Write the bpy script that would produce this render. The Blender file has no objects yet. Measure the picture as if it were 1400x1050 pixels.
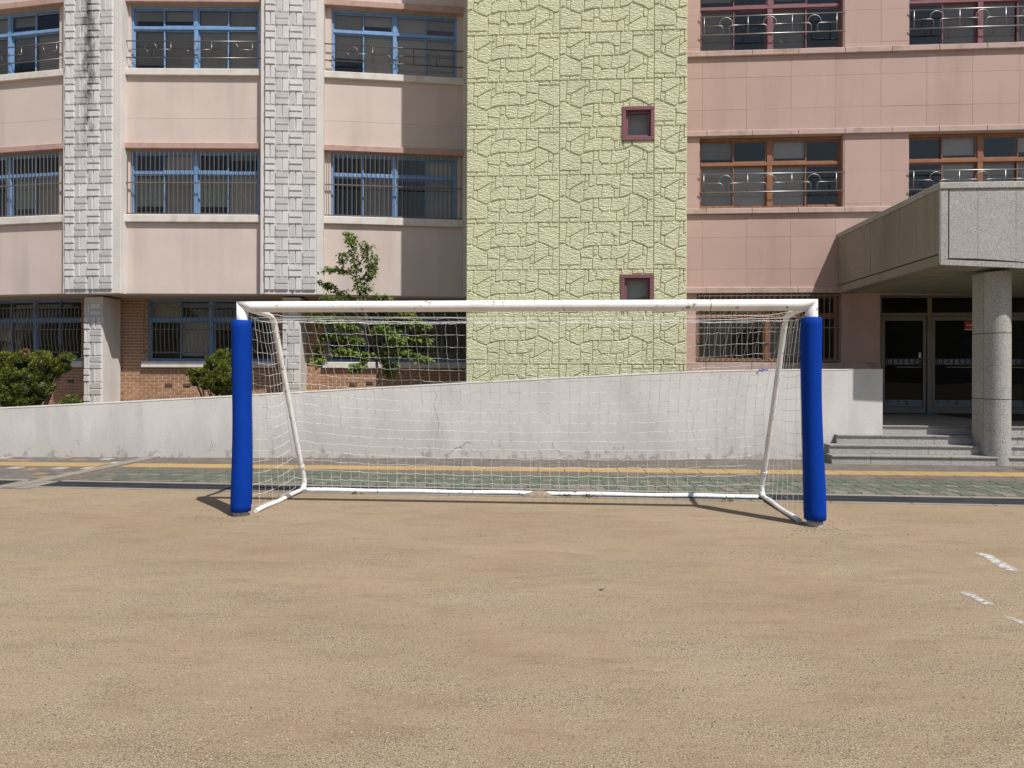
import bpy, math, random
from mathutils import Vector, Matrix
random.seed(7)
S = bpy.context.scene
COL = S.collection
R = math.radians

# ------------------------------------------------------------------ camera
F, CX, CY, CAMH = 950.0, 700.0, 508.0, 1.68
YAW, ROLL = R(4.1), 0.003
cam_d = bpy.data.cameras.new('camera')
cam_d.sensor_width = 36.0
cam_d.lens = F / 1400.0 * 36.0
cam_d.shift_y = -(525.0 - CY) / 1400.0
cam_d.clip_start = 0.05
cam_d.clip_end = 2000.0
cam = bpy.data.objects.new('camera', cam_d)
COL.objects.link(cam)
cam.matrix_world = (Matrix.Translation((0, 0, CAMH)) @ Matrix.Rotation(YAW, 4, 'Z')
                    @ Matrix.Rotation(R(90), 4, 'X') @ Matrix.Rotation(ROLL, 4, 'Z'))
S.camera = cam

# ------------------------------------------------------------------ sky and sun
SUN_DIR = Vector((0.98, -1.0, 2.30)).normalized()
SUN_EL = math.asin(SUN_DIR.z)
SUN_AZ = math.atan2(SUN_DIR.x, SUN_DIR.y)
w = bpy.data.worlds.new('World')
S.world = w
w.use_nodes = True
nt = w.node_tree
for n_ in list(nt.nodes):
    nt.nodes.remove(n_)
wo = nt.nodes.new('ShaderNodeOutputWorld')
bg = nt.nodes.new('ShaderNodeBackground')
sky = nt.nodes.new('ShaderNodeTexSky')
sky.sky_type = 'NISHITA'
sky.sun_disc = False
sky.sun_elevation = SUN_EL
sky.sun_rotation = SUN_AZ
sky.air_density = 1.0
sky.dust_density = 1.5
sky.ozone_density = 1.0
bg.inputs['Strength'].default_value = 0.075
nt.links.new(sky.outputs[0], bg.inputs['Color'])
nt.links.new(bg.outputs[0], wo.inputs['Surface'])
sl = bpy.data.lights.new('sun', 'SUN')
sl.energy = 4.6
sl.angle = R(0.5)
sl.color = (1.0, 0.975, 0.935)
so = bpy.data.objects.new('sun', sl)
COL.objects.link(so)
so.location = (10, -10, 22)
so.rotation_euler = (-SUN_DIR).to_track_quat('-Z', 'Y').to_euler()

S.view_settings.view_transform = 'Standard'
S.view_settings.look = 'None'
S.view_settings.gamma = 1.0
S.view_settings.use_curve_mapping = False
S.view_settings.exposure = 0.22
S.cycles.use_denoising = True
S.cycles.denoiser = 'OPENIMAGEDENOISE'
S.cycles.denoising_input_passes = 'RGB_ALBEDO_NORMAL'
S.cycles.denoising_prefilter = 'ACCURATE'
S.cycles.max_bounces = 8
S.cycles.transparent_max_bounces = 12

# ------------------------------------------------------------------ geometry helpers
FWD = Vector((-math.sin(YAW), math.cos(YAW), 0))
RGT = Vector((math.cos(YAW), math.sin(YAW), 0))
UP = Vector((0, 0, 1))
CAMP = Vector((0, 0, CAMH))


def ray(x, y):
    u = (x - CX) / F
    v = (CY - y) / F
    return FWD + RGT * (u - ROLL * v) + UP * (v + ROLL * u)


def proj(p):
    d = Vector(p) - CAMP
    t = d.dot(FWD)
    if t < 0.1:
        return (-9999, -9999)
    u0, v0 = d.dot(RGT) / t, d.dot(UP) / t
    return (CX + F * (u0 + ROLL * v0), CY - F * (v0 - ROLL * u0))


def at_depth(x, d):
    return CAMP + ray(x, CY) * d


def ground_pt(x, y, z=0.0):
    r_ = ray(x, y)
    return CAMP + r_ * ((z - CAMH) / r_.z)


def on_x(x, y, X):
    r_ = ray(x, y)
    return CAMP + r_ * (X / r_.x)


class Fr:
    """a vertical plane: s runs along it, n points out of it, z is up"""
    def __init__(self, o, ang):
        self.o = Vector((o[0], o[1], 0))
        self.a = R(ang)
        self.sa = Vector((math.cos(self.a), math.sin(self.a), 0))
        self.na = Vector((math.sin(self.a), -math.cos(self.a), 0))

    def W(self, s, n, z):
        return self.o + self.sa * s + self.na * n + UP * z

    def px(self, x, y, n=0.0):
        r_ = ray(x, y)
        t = (self.o + self.na * n - CAMP).dot(self.na) / r_.dot(self.na)
        p = CAMP + r_ * t
        return (p - self.o).dot(self.sa), p.z

    def s(self, x, y=508, n=0.0):
        return self.px(x, y, n)[0]

    def z(self, x, y, n=0.0):
        return self.px(x, y, n)[1]

    def M(self, s, n, z):
        m = Matrix.Rotation(self.a, 4, 'Z')
        m.translation = self.W(s, n, z)
        return m


WORLD = Fr((0, 0), 0)     # here n = -Y
WM = {}


class MB:
    def __init__(self):
        self.v, self.f = [], []

    def add(self, vs, fs):
        b = len(self.v)
        self.v += [Vector(p) for p in vs]
        self.f += [tuple(b + i for i in f) for f in fs]

    def hull8(self, P):
        # P[0..3] bottom ring, P[4..7] top ring, counter-clockwise from above
        self.add(P, [(3, 2, 1, 0), (4, 5, 6, 7), (0, 1, 5, 4), (1, 2, 6, 5), (2, 3, 7, 6), (3, 0, 4, 7)])

    def box(self, fr, s0, s1, n0, n1, z0, z1, c=0.0):
        if s1 < s0: s0, s1 = s1, s0
        if n1 < n0: n0, n1 = n1, n0
        if z1 < z0: z0, z1 = z1, z0
        if c <= 0:
            W = fr.W
            self.hull8([W(s0, n1, z0), W(s1, n1, z0), W(s1, n0, z0), W(s0, n0, z0),
                        W(s0, n1, z1), W(s1, n1, z1), W(s1, n0, z1), W(s0, n0, z1)])
            return
        c = min(c, (s1 - s0) * .45, (n1 - n0) * .45, (z1 - z0) * .45)
        vs, idx = [], {}
        sg = (-1, 1)
        lo, hi = (s0, n0, z0), (s1, n1, z1)
        for a in sg:
            for b in sg:
                for d in sg:
                    k = (a, b, d)
                    for ax in range(3):
                        q = [hi[i] if k[i] > 0 else lo[i] for i in range(3)]
                        for i in range(3):
                            if i != ax:
                                q[i] -= k[i] * c
                        idx[(k, ax)] = len(vs)
                        vs.append(fr.W(*q))
        fs = []
        cs = [(a, b) for a, b in ((-1, -1), (1, -1), (1, 1), (-1, 1))]
        for ax in range(3):
            o1, o2 = [(1, 2), (2, 0), (0, 1)][ax]
            for sd in sg:
                loop = []
                for a, b in cs:
                    k = [0, 0, 0]
                    k[ax] = sd; k[o1] = a; k[o2] = b
                    loop.append(idx[(tuple(k), ax)])
                fs.append(tuple(loop if sd < 0 else loop[::-1]))
        for ax in range(3):
            o1, o2 = [(1, 2), (2, 0), (0, 1)][ax]
            for a in sg:
                for b in sg:
                    k0, k1 = [0] * 3, [0] * 3
                    k0[ax], k1[ax] = -1, 1
                    k0[o1] = k1[o1] = a
                    k0[o2] = k1[o2] = b
                    k0, k1 = tuple(k0), tuple(k1)
                    q = (idx[(k0, o1)], idx[(k1, o1)], idx[(k1, o2)], idx[(k0, o2)])
                    fs.append(q if a * b < 0 else q[::-1])
        for a in sg:
            for b in sg:
                for d in sg:
                    k = (a, b, d)
                    t = (idx[(k, 0)], idx[(k, 1)], idx[(k, 2)])
                    fs.append(t if a * b * d < 0 else t[::-1])
        self.add(vs, fs)

    def quad(self, a, b, c, d):
        self.add([a, b, c, d], [(0, 1, 2, 3)])

    def poly_prism(self, fr, poly, n0, n1, inset=0.0):
        """poly in (s,z), extruded from n0 to n1 (front), front ring inset"""
        a = area(poly)
        if a < 0:
            poly = poly[::-1]
        p1 = inset_poly(poly, inset) if inset else poly
        k = len(poly)
        vs = [fr.W(s, n0, z) for s, z in poly] + [fr.W(s, n1, z) for s, z in p1]
        fs = [tuple(range(k, 2 * k))] + [(i, (i + 1) % k, k + (i + 1) % k, k + i) for i in range(k)]
        self.add(vs, fs)

    def slab(self, poly, z0, z1, inset=0.0):
        """poly in world x,y, counter-clockwise; extruded up"""
        if area(poly) < 0:
            poly = poly[::-1]
        p1 = inset_poly(poly, inset) if inset else poly
        k = len(poly)
        vs = [Vector((x, y, z0)) for x, y in poly] + [Vector((x, y, z1)) for x, y in p1]
        fs = [tuple(range(k, 2 * k))] + [(i, (i + 1) % k, k + (i + 1) % k, k + i) for i in range(k)]
        self.add(vs, fs)

    def tube(self, pts, r, seg=8, cap=True):
        pts = [Vector(p) for p in pts]
        n = len(pts)
        rr = r if isinstance(r, (list, tuple)) else [r] * n
        tang = []
        for i in range(n):
            a = pts[max(0, i - 1)]
            b = pts[min(n - 1, i + 1)]
            t = (b - a)
            tang.append(t.normalized() if t.length > 1e-9 else Vector((0, 0, 1)))
        t0 = tang[0]
        x = t0.cross(UP)
        if x.length < 1e-3:
            x = t0.cross(Vector((0, 1, 0)))
        x.normalize()
        vs = []
        for i in range(n):
            t = tang[i]
            x = (x - t * x.dot(t))
            x.normalize()
            y = t.cross(x)
            for k in range(seg):
                a = 2 * math.pi * k / seg
                vs.append(pts[i] + (x * math.cos(a) + y * math.sin(a)) * rr[i])
        fs = []
        for i in range(n - 1):
            for k in range(seg):
                k2 = (k + 1) % seg
                fs.append((i * seg + k, i * seg + k2, (i + 1) * seg + k2, (i + 1) * seg + k))
        if cap:
            fs.append(tuple(range(seg))[::-1])
            fs.append(tuple((n - 1) * seg + k for k in range(seg)))
        self.add(vs, fs)

    def mesh(self, name, mat, smooth=False, center=True, M=None):
        v = self.v
        if M is None:
            if center and v:
                lo = Vector((min(p.x for p in v), min(p.y for p in v), min(p.z for p in v)))
                hi = Vector((max(p.x for p in v), max(p.y for p in v), max(p.z for p in v)))
                c = (lo + hi) / 2
            else:
                c = Vector((0, 0, 0))
            M = Matrix.Translation(c)
        inv = M.inverted()
        me = bpy.data.meshes.new(name)
        me.from_pydata([inv @ p for p in v], [], self.f)
        if mat is not None:
            me.materials.append(mat)
        if smooth:
            for p_ in me.polygons:
                p_.use_smooth = len(p_.vertices) <= 4
        me.update()
        return me, M

    def build(self, name, mat, parent=None, smooth=False, kind=None):
        me, M = self.mesh(name, mat, smooth)
        return put(name, me, M, parent, kind)


def put(name, me, M, parent=None, kind=None):
    o = bpy.data.objects.new(name, me)
    COL.objects.link(o)
    if parent is not None:
        o.parent = parent
        o.matrix_parent_inverse = Matrix.Identity(4)
        o.matrix_basis = WM[parent.name].inverted() @ M
    else:
        o.matrix_basis = M
    WM[o.name] = M.copy()
    if kind:
        o['kind'] = kind
    return o


def thing(name, loc, label, cat, group=None, rz=0.0):
    M = Matrix.Translation(Vector(loc)) @ Matrix.Rotation(rz, 4, 'Z')
    o = put(name, None, M)
    o.empty_display_size = 0.3
    return tag(o, label, cat, group)


def tag(o, label, cat, group=None):
    o['label'] = label
    o['category'] = cat
    if group:
        o['group'] = group
    return o


def area(p):
    return 0.5 * sum(p[i][0] * p[(i + 1) % len(p)][1] - p[(i + 1) % len(p)][0] * p[i][1] for i in range(len(p)))


def inset_poly(p, d):
    k = len(p)
    out = []
    for i in range(k):
        a, b, c = Vector(p[i - 1]), Vector(p[i]), Vector(p[(i + 1) % k])
        e1, e2 = (b - a), (c - b)
        if e1.length < 1e-6 or e2.length < 1e-6:
            out.append(tuple(b)); continue
        e1.normalize(); e2.normalize()
        n1, n2 = Vector((-e1.y, e1.x)), Vector((-e2.y, e2.x))
        m = n1 + n2
        if m.length < 0.2:
            m = n1
        else:
            m = m / max(0.35, (1 + n1.dot(n2)))
        q = b + m * d
        out.append((q.x, q.y))
    return out


def clip_poly(p, ax, lim, keep_less):
    out = []
    k = len(p)
    for i in range(k):
        a, b = p[i], p[(i + 1) % k]
        ia = (a[ax] <= lim) if keep_less else (a[ax] >= lim)
        ib = (b[ax] <= lim) if keep_less else (b[ax] >= lim)
        if ia:
            out.append(a)
        if ia != ib:
            t = (lim - a[ax]) / (b[ax] - a[ax])
            out.append((a[0] + (b[0] - a[0]) * t, a[1] + (b[1] - a[1]) * t))
    return out


# ------------------------------------------------------------------ materials
def mat(name, col, rough=0.75, metal=0.0, var=0.12, scale=3.0, stretch=(1, 1, 1), bump=0.0, bscale=40.0, bdist=0.01,
        specks=None, dirt=None, rnd=0.0, spec=0.5, fine=0.0, fscale=120.0):
    """specks=(colour, amount, scale); dirt=(colour, amount, scale, stretch)"""
    m = bpy.data.materials.new(name)
    m.use_nodes = True
    t = m.node_tree
    N, L = t.nodes, t.links
    b = N['Principled BSDF']
    b.inputs['Roughness'].default_value = rough
    b.inputs['Metallic'].default_value = metal
    b.inputs['Specular IOR Level'].default_value = spec
    geo = N.new('ShaderNodeNewGeometry')

    def coords(st):
        if st == (1, 1, 1):
            return geo.outputs['Position']
        mp = N.new('ShaderNodeVectorMath'); mp.operation = 'MULTIPLY'
        L.new(geo.outputs['Position'], mp.inputs[0]); mp.inputs[1].default_value = st
        return mp.outputs[0]

    def noise(sc, st=(1, 1, 1), det=4.0):
        q = N.new('ShaderNodeTexNoise')
        q.inputs['Scale'].default_value = sc
        q.inputs['Detail'].default_value = det
        L.new(coords(st), q.inputs['Vector'])
        return q.outputs['Fac']

    def rng(src, a0, a1, b0, b1):
        q = N.new('ShaderNodeMapRange')
        L.new(src, q.inputs['Value'])
        q.inputs['From Min'].default_value = a0; q.inputs['From Max'].default_value = a1
        q.inputs['To Min'].default_value = b0; q.inputs['To Max'].default_value = b1
        return q.outputs[0]

    def mixc(fac, a, bcol, mode='MIX'):
        q = N.new('ShaderNodeMix'); q.data_type = 'RGBA'; q.blend_type = mode
        if isinstance(fac, float): q.inputs[0].default_value = fac
        else: L.new(fac, q.inputs[0])
        if isinstance(a, tuple): q.inputs[6].default_value = (*a, 1)
        else: L.new(a, q.inputs[6])
        if isinstance(bcol, tuple): q.inputs[7].default_value = (*bcol, 1)
        else: L.new(bcol, q.inputs[7])
        return q.outputs[2]

    def mul(c, val):
        q = N.new('ShaderNodeVectorMath'); q.operation = 'SCALE'
        if isinstance(c, tuple): q.inputs[0].default_value = c
        else: L.new(c, q.inputs[0])
        L.new(val, q.inputs['Scale'])
        return q.outputs[0]

    c = mul(col, rng(noise(scale, stretch), 0.25, 0.75, 1 - var, 1 + var))
    if fine:
        c = mul(c, rng(noise(fscale, (1, 1, 1), 2.0), 0.3, 0.7, 1 - fine, 1 + fine))
    if specks:
        vo = noise(specks[2], (1, 1, 1), 2.0)
        c = mixc(rng(vo, 0.5 + 0.2 * (1 - specks[1]), 0.5 + 0.2 * (1 - specks[1]) + 0.06, 0, 1), c, specks[0])
    if dirt:
        d = noise(dirt[2], dirt[3], 6.0)
        c = mixc(rng(d, 0.52, 0.75, 0.0, dirt[1]), c, dirt[0])
    if rnd:
        oi = N.new('ShaderNodeObjectInfo')
        c = mul(c, rng(oi.outputs['Random'], 0, 1, 1 - rnd, 1 + rnd))
    L.new(c, b.inputs['Base Color'])
    if bump:
        bp = N.new('ShaderNodeBump')
        bp.inputs['Strength'].default_value = bump
        bp.inputs['Distance'].default_value = bdist
        L.new(noise(bscale, (1, 1, 1), 5.0), bp.inputs['Height'])
        L.new(bp.outputs[0], b.inputs['Normal'])
    m['c'] = 1
    return m


def zmask_layer(m, colour, z_lo, z_hi, nscale, thresh, amount=1.0, zfun=None, stretch=(1, 1, 1), soft=0.08):
    """a ragged stain whose edge follows noise, fading out between two heights"""
    t = m.node_tree; N, L = t.nodes, t.links
    b = N['Principled BSDF']
    src = b.inputs['Base Color'].links[0].from_socket
    geo = N.new('ShaderNodeNewGeometry')
    sep = N.new('ShaderNodeSeparateXYZ'); L.new(geo.outputs['Position'], sep.inputs[0])
    r1 = N.new('ShaderNodeMapRange'); L.new(sep.outputs['Z'], r1.inputs['Value'])
    r1.inputs['From Min'].default_value = z_lo; r1.inputs['From Max'].default_value = z_hi
    r1.inputs['To Min'].default_value = 1.0; r1.inputs['To Max'].default_value = 0.0
    vm = N.new('ShaderNodeVectorMath'); vm.operation = 'MULTIPLY'
    L.new(geo.outputs['Position'], vm.inputs[0]); vm.inputs[1].default_value = stretch
    nz = N.new('ShaderNodeTexNoise'); nz.inputs['Scale'].default_value = nscale; nz.inputs['Detail'].default_value = 7
    nz.inputs['Roughness'].default_value = 0.65
    L.new(vm.outputs[0], nz.inputs['Vector'])
    ad = N.new('ShaderNodeMath'); ad.operation = 'MULTIPLY_ADD'
    L.new(r1.outputs[0], ad.inputs[0]); ad.inputs[1].default_value = 0.5; L.new(nz.outputs['Fac'], ad.inputs[2])
    r2 = N.new('ShaderNodeMapRange'); L.new(ad.outputs[0], r2.inputs['Value'])
    r2.inputs['From Min'].default_value = thresh; r2.inputs['From Max'].default_value = thresh + soft
    r2.inputs['To Min'].default_value = 0; r2.inputs['To Max'].default_value = amount
    mx = N.new('ShaderNodeMix'); mx.data_type = 'RGBA'
    L.new(r2.outputs[0], mx.inputs[0]); L.new(src, mx.inputs[6]); mx.inputs[7].default_value = (*colour, 1)
    L.new(mx.outputs[2], b.inputs['Base Color'])


def glass_mat(name, tint, refl=1.0):
    m = bpy.data.materials.new(name)
    m.use_nodes = True
    t = m.node_tree; N, L = t.nodes, t.links
    for q in list(N): N.remove(q)
    o = N.new('ShaderNodeOutputMaterial')
    mx = N.new('ShaderNodeMixShader')
    tr = N.new('ShaderNodeBsdfTransparent'); tr.inputs[0].default_value = (*tint, 1)
    gl = N.new('ShaderNodeBsdfGlossy'); gl.inputs['Roughness'].default_value = 0.015
    gl.inputs['Color'].default_value = (1.0, 0.97, 0.92, 1)
    geo = N.new('ShaderNodeNewGeometry')
    nz = N.new('ShaderNodeTexNoise'); nz.inputs['Scale'].default_value = 1.2; nz.inputs['Detail'].default_value = 1
    L.new(geo.outputs['Position'], nz.inputs['Vector'])
    bp = N.new('ShaderNodeBump'); bp.inputs['Strength'].default_value = 0.08; bp.inputs['Distance'].default_value = 0.02
    L.new(nz.outputs['Fac'], bp.inputs['Height']); L.new(bp.outputs[0], gl.inputs['Normal'])
    lw = N.new('ShaderNodeLayerWeight'); lw.inputs['Blend'].default_value = 0.25
    mr = N.new('ShaderNodeMapRange'); L.new(lw.outputs['Fresnel'], mr.inputs['Value'])
    mr.inputs['To Min'].default_value = 0.03 * refl; mr.inputs['To Max'].default_value = min(1.0, 0.95 * refl)
    L.new(mr.outputs[0], mx.inputs[0])
    L.new(tr.outputs[0], mx.inputs[1]); L.new(gl.outputs[0], mx.inputs[2]); L.new(mx.outputs[0], o.inputs['Surface'])
    return m


M = {}
M['beige'] = mat('beige_render', (0.592, 0.492, 0.435), 0.85, var=0.05, scale=1.1, bump=0.35, bscale=55, bdist=0.012,
                 dirt=((0.40, 0.335, 0.30), 0.5, 0.8, (2.2, 2.2, 0.2)), fine=0.035, fscale=60)
M['strip'] = mat('cream_render', (0.62, 0.585, 0.545), 0.85, var=0.06, scale=2, bump=0.2, bscale=50,
                 dirt=((0.40, 0.36, 0.31), 0.5, 1.2, (2, 2, 0.25)))
M['relief'] = mat('white_relief', (0.62, 0.60, 0.59), 0.85, var=0.06, scale=3, bump=0.5, bscale=60, bdist=0.012, rnd=0.05,
                  dirt=((0.30, 0.28, 0.26), 0.25, 2.5, (1, 1, 0.5)))
M['relief_stained'] = mat('white_relief_mouldy', (0.62, 0.60, 0.59), 0.85, var=0.06, scale=3, bump=0.5, bscale=60, bdist=0.012, rnd=0.05,
                  dirt=((0.30, 0.28, 0.26), 0.25, 2.5, (1, 1, 0.5)))
M['lintel'] = mat('terracotta_lintel', (0.46, 0.30, 0.25), 0.8, var=0.08, scale=4, bump=0.2, bscale=50,
                  dirt=((0.22, 0.15, 0.12), 0.5, 5, (1, 1, 1)))
M['sill'] = mat('pale_sill', (0.64, 0.60, 0.55), 0.8, var=0.08, scale=5, bump=0.2, bscale=50,
                dirt=((0.42, 0.33, 0.24), 0.5, 3, (1, 1, 1)))
M['soffit'] = mat('soffit_paint', (0.42, 0.34, 0.28), 0.85, var=0.08, bump=0.1)
M['brick'] = mat('orange_brick', (0.345, 0.195, 0.115), 0.85, var=0.14, scale=9, bump=0.4, bscale=90, bdist=0.006, rnd=0.16)
M['mortar'] = mat('brick_mortar', (0.62, 0.43, 0.30), 0.9, var=0.12, scale=8, bump=0.3, bscale=120)
M['green'] = mat('pistachio_paint', (0.635, 0.635, 0.410), 0.8, var=0.05, scale=2.0, bump=0.0, dirt=((0.36, 0.36, 0.20), 0.25, 1.4, (1, 1, 0.5)))
M['pink'] = mat('pink_cladding', (0.45, 0.308, 0.262), 0.8, var=0.05, scale=0.9, bump=0.15, bscale=60, rnd=0.035, fine=0.03, fscale=50,
                dirt=((0.33, 0.22, 0.19), 0.5, 1.0, (2.2, 1, 0.22)))
M['pinkgap'] = mat('pink_joint', (0.50, 0.37, 0.32), 0.9, var=0.06)
M['pinkledge'] = mat('pink_ledge', (0.45, 0.325, 0.28), 0.8, var=0.08, scale=4, bump=0.2, bscale=60,
                     dirt=((0.20, 0.14, 0.115), 0.8, 2.2, (1, 1, 1.5)))
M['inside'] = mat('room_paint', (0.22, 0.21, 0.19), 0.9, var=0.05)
M['blue'] = mat('blue_aluminium', (0.175, 0.31, 0.525), 0.42, var=0.14, scale=6, stretch=(1, 1, 0.3), dirt=((0.33, 0.42, 0.52), 0.5, 4, (1, 1, .4)))
M['brown'] = mat('brown_frame', (0.26, 0.115, 0.055), 0.45, var=0.15, scale=6)
M['maroon'] = mat('maroon_frame', (0.205, 0.085, 0.095), 0.42, var=0.10, scale=6)
M['steel'] = mat('stainless_steel', (0.33, 0.315, 0.30), 0.42, metal=1.0, var=0.08, scale=8)
M['bronze'] = mat('tarnished_steel', (0.20, 0.175, 0.15), 0.36, metal=0.85, var=0.15, scale=8)
M['bars'] = mat('grille_bars', (0.185, 0.16, 0.135), 0.5, metal=0.3, var=0.15, scale=12)
M['glass'] = glass_mat('window_glass', (0.74, 0.75, 0.75), 1.5)
M['doorglass'] = glass_mat('door_glass', (0.16, 0.17, 0.18), 0.22)
M['blind'] = mat('roller_blind', (0.53, 0.485, 0.43), 0.85, var=0.06, rnd=0.35)
M['curtain'] = mat('pale_curtain', (0.62, 0.66, 0.58), 0.85, var=0.06)
M['white'] = mat('white_wall_paint', (0.59, 0.562, 0.535), 0.85, var=0.06, scale=0.7, bump=0.25, bscale=35, bdist=0.01, fine=0.03, fscale=30,
                 dirt=((0.42, 0.40, 0.38), 0.55, 1.5, (1, 1, 0.45)))
zmask_layer(M['white'], (0.60, 0.54, 0.475), 0.02, 0.50, 1.6, 0.80, 0.5, stretch=(1, 1, 1.6))
zmask_layer(M['white'], (0.17, 0.15, 0.13), -0.05, 0.45, 1.6, 1.10, 0.32, stretch=(1, 1, 1.8), soft=0.16)
zmask_layer(M['white'], (0.36, 0.34, 0.32), 0.2, 1.9, 0.9, 0.80, 0.35, stretch=(2.5, 2.5, .35), soft=0.2)
zmask_layer(M['white'], (0.15, 0.14, 0.125), 0.0, 1.3, 7.0, 1.0, 0.45, stretch=(1, 1, .8), soft=0.08)
M['granite'] = mat('grey_granite', (0.41, 0.39, 0.36), 0.6, var=0.07, scale=2, specks=((0.17, 0.16, 0.155), 0.75, 75), fine=0.26, fscale=80,
                   bump=0.15, bscale=100, rnd=0.04, dirt=((0.28, 0.24, 0.19), 0.45, 1.1, (1, 1, 0.4)))
M['granite_white'] = mat('pale_granite', (0.40, 0.375, 0.355), 0.6, var=0.05, scale=2, specks=((0.20, 0.19, 0.185), 0.75, 70), fine=0.26, fscale=75, rnd=0.03)
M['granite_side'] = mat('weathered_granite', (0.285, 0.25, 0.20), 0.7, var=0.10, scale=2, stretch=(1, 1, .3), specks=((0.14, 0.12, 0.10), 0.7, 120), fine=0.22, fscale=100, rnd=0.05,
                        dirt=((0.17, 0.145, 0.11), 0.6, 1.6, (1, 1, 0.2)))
M['joint'] = mat('dark_joint', (0.10, 0.075, 0.065), 0.9, var=0.1)
M['tread'] = mat('granite_tread', (0.27, 0.25, 0.225), 0.7, var=0.1, scale=3, specks=((0.10, 0.10, 0.10), 0.7, 60), fine=0.2, fscale=90, rnd=0.06)
M['slat'] = mat('soffit_slat', (0.33, 0.32, 0.25), 0.45, var=0.1, rnd=0.1)
M['doorframe'] = mat('steel_door_frame', (0.17, 0.155, 0.135), 0.45, metal=0.3, var=0.1)
M['goalwhite'] = mat('white_steel_paint', (0.80, 0.79, 0.77), 0.38, var=0.04, scale=5, bump=0.05, bscale=60,
                     dirt=((0.45, 0.42, 0.38), 0.35, 7, (0.5, 1, 1)), specks=((0.30, 0.22, 0.17), 0.25, 16))
M['pad'] = mat('blue_vinyl', (0.002, 0.038, 0.290), 0.65, spec=0.08, var=0.08, scale=3, bump=0.3, bscale=7, bdist=0.01, fine=0.04, fscale=400)
M['net'] = mat('net_cord', (0.72, 0.71, 0.68), 0.8, var=0.1)
M['sand'] = None
M['concrete'] = mat('kerb_concrete', (0.215, 0.195, 0.162), 0.9, var=0.12, scale=4, bump=0.3, bscale=80, fine=0.15, fscale=60)
M['rubber'] = mat('dark_strip', (0.030, 0.030, 0.034), 0.95, spec=0.1, var=0.2, scale=3, bump=0.3, bscale=90,
                  dirt=((0.12, 0.10, 0.07), 0.25, 1.3, (0.5, 2, 1)))
M['pave_green'] = mat('green_paver', (0.092, 0.106, 0.076), 0.9, var=0.12, scale=5, bump=0.3, bscale=90, rnd=0.14, fine=0.12, fscale=70,
                      dirt=((0.22, 0.18, 0.13), 0.5, 2.5, (1, 1, 1)))
M['pave_beige'] = mat('beige_paver', (0.168, 0.148, 0.117), 0.9, var=0.12, scale=6, bump=0.3, bscale=90, rnd=0.10, fine=0.12, fscale=70)
M['pave_yellow'] = mat('yellow_paver', (0.335, 0.225, 0.095), 0.85, var=0.08, scale=5, rnd=0.05, fine=0.08, fscale=60)
M['pave_joint'] = mat('paver_joint', (0.10, 0.085, 0.065), 0.95, var=0.2, scale=9)
M['pave_red'] = mat('red_paver', (0.135, 0.088, 0.073), 0.9, var=0.12, scale=6, rnd=0.12, fine=0.12)
M['pave_white'] = mat('white_paver', (0.33, 0.31, 0.28), 0.9, var=0.08, scale=6, rnd=0.06)
M['pave_orange'] = mat('orange_paver', (0.25, 0.165, 0.095), 0.9, var=0.08, scale=6, rnd=0.06)
M['chalk'] = None
M['bark'] = mat('bark', (0.10, 0.075, 0.055), 0.9, var=0.25, scale=14, bump=0.5, bscale=50)
M['soil'] = mat('garden_soil', (0.14, 0.10, 0.07), 0.95, var=0.25, scale=5, bump=0.6, bscale=20)
M['frost'] = mat('frosted_film', (0.16, 0.19, 0.23), 0.5, var=0.1, scale=20)
M['red'] = mat('red_sign', (0.45, 0.02, 0.025), 0.5, var=0.05)
M['signwhite'] = mat('sign_white', (0.75, 0.75, 0.75), 0.6, var=0.02)
M['navy'] = mat('navy_band', (0.012, 0.016, 0.05), 0.4, var=0.05)
M['letter'] = mat('white_lettering', (0.42, 0.43, 0.48), 0.5, var=0.02)
M['stone'] = mat('pebble_stone', (0.10, 0.095, 0.09), 0.8, var=0.3, scale=20)
M['ribbon'] = mat('blue_ribbon', (0.10, 0.14, 0.42), 0.5, var=0.2, scale=30)
M['hillgreen'] = mat('hill_green', (0.035, 0.06, 0.025), 0.95, var=0.5, scale=0.12, bump=1.0, bscale=0.5, bdist=1.5)


def leaf_mat(name, c1, c2, trans=0.3):
    m = bpy.data.materials.new(name); m.use_nodes = True
    t = m.node_tree; N, L = t.nodes, t.links
    for q in list(N): N.remove(q)
    o = N.new('ShaderNodeOutputMaterial')
    geo = N.new('ShaderNodeNewGeometry')
    mx = N.new('ShaderNodeMix'); mx.data_type = 'RGBA'
    L.new(geo.outputs['Random Per Island'], mx.inputs[0])
    mx.inputs[6].default_value = (*c1, 1); mx.inputs[7].default_value = (*c2, 1)
    d = N.new('ShaderNodeBsdfPrincipled'); d.inputs['Roughness'].default_value = 0.5
    d.inputs['Specular IOR Level'].default_value = 0.35
    L.new(mx.outputs[2], d.inputs['Base Color'])
    tl = N.new('ShaderNodeBsdfTranslucent'); L.new(mx.outputs[2], tl.inputs['Color'])
    ms = N.new('ShaderNodeMixShader'); ms.inputs[0].default_value = trans
    L.new(d.outputs[0], ms.inputs[1]); L.new(tl.outputs[0], ms.inputs[2]); L.new(ms.outputs[0], o.inputs['Surface'])
    return m


M['leaf'] = leaf_mat('maple_leaf', (0.065, 0.115, 0.020), (0.23, 0.31, 0.060), 0.45)
M['juniper'] = leaf_mat('juniper_leaf', (0.050, 0.078, 0.015), (0.29, 0.32, 0.055), 0.4)
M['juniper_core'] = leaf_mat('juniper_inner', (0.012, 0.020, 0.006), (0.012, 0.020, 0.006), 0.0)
M['juniper_dry'] = leaf_mat('juniper_dry', (0.22, 0.13, 0.06), (0.35, 0.22, 0.12), 0.2)
M['weed'] = leaf_mat('weed_leaf', (0.03, 0.06, 0.015), (0.10, 0.13, 0.04), 0.3)


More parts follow.
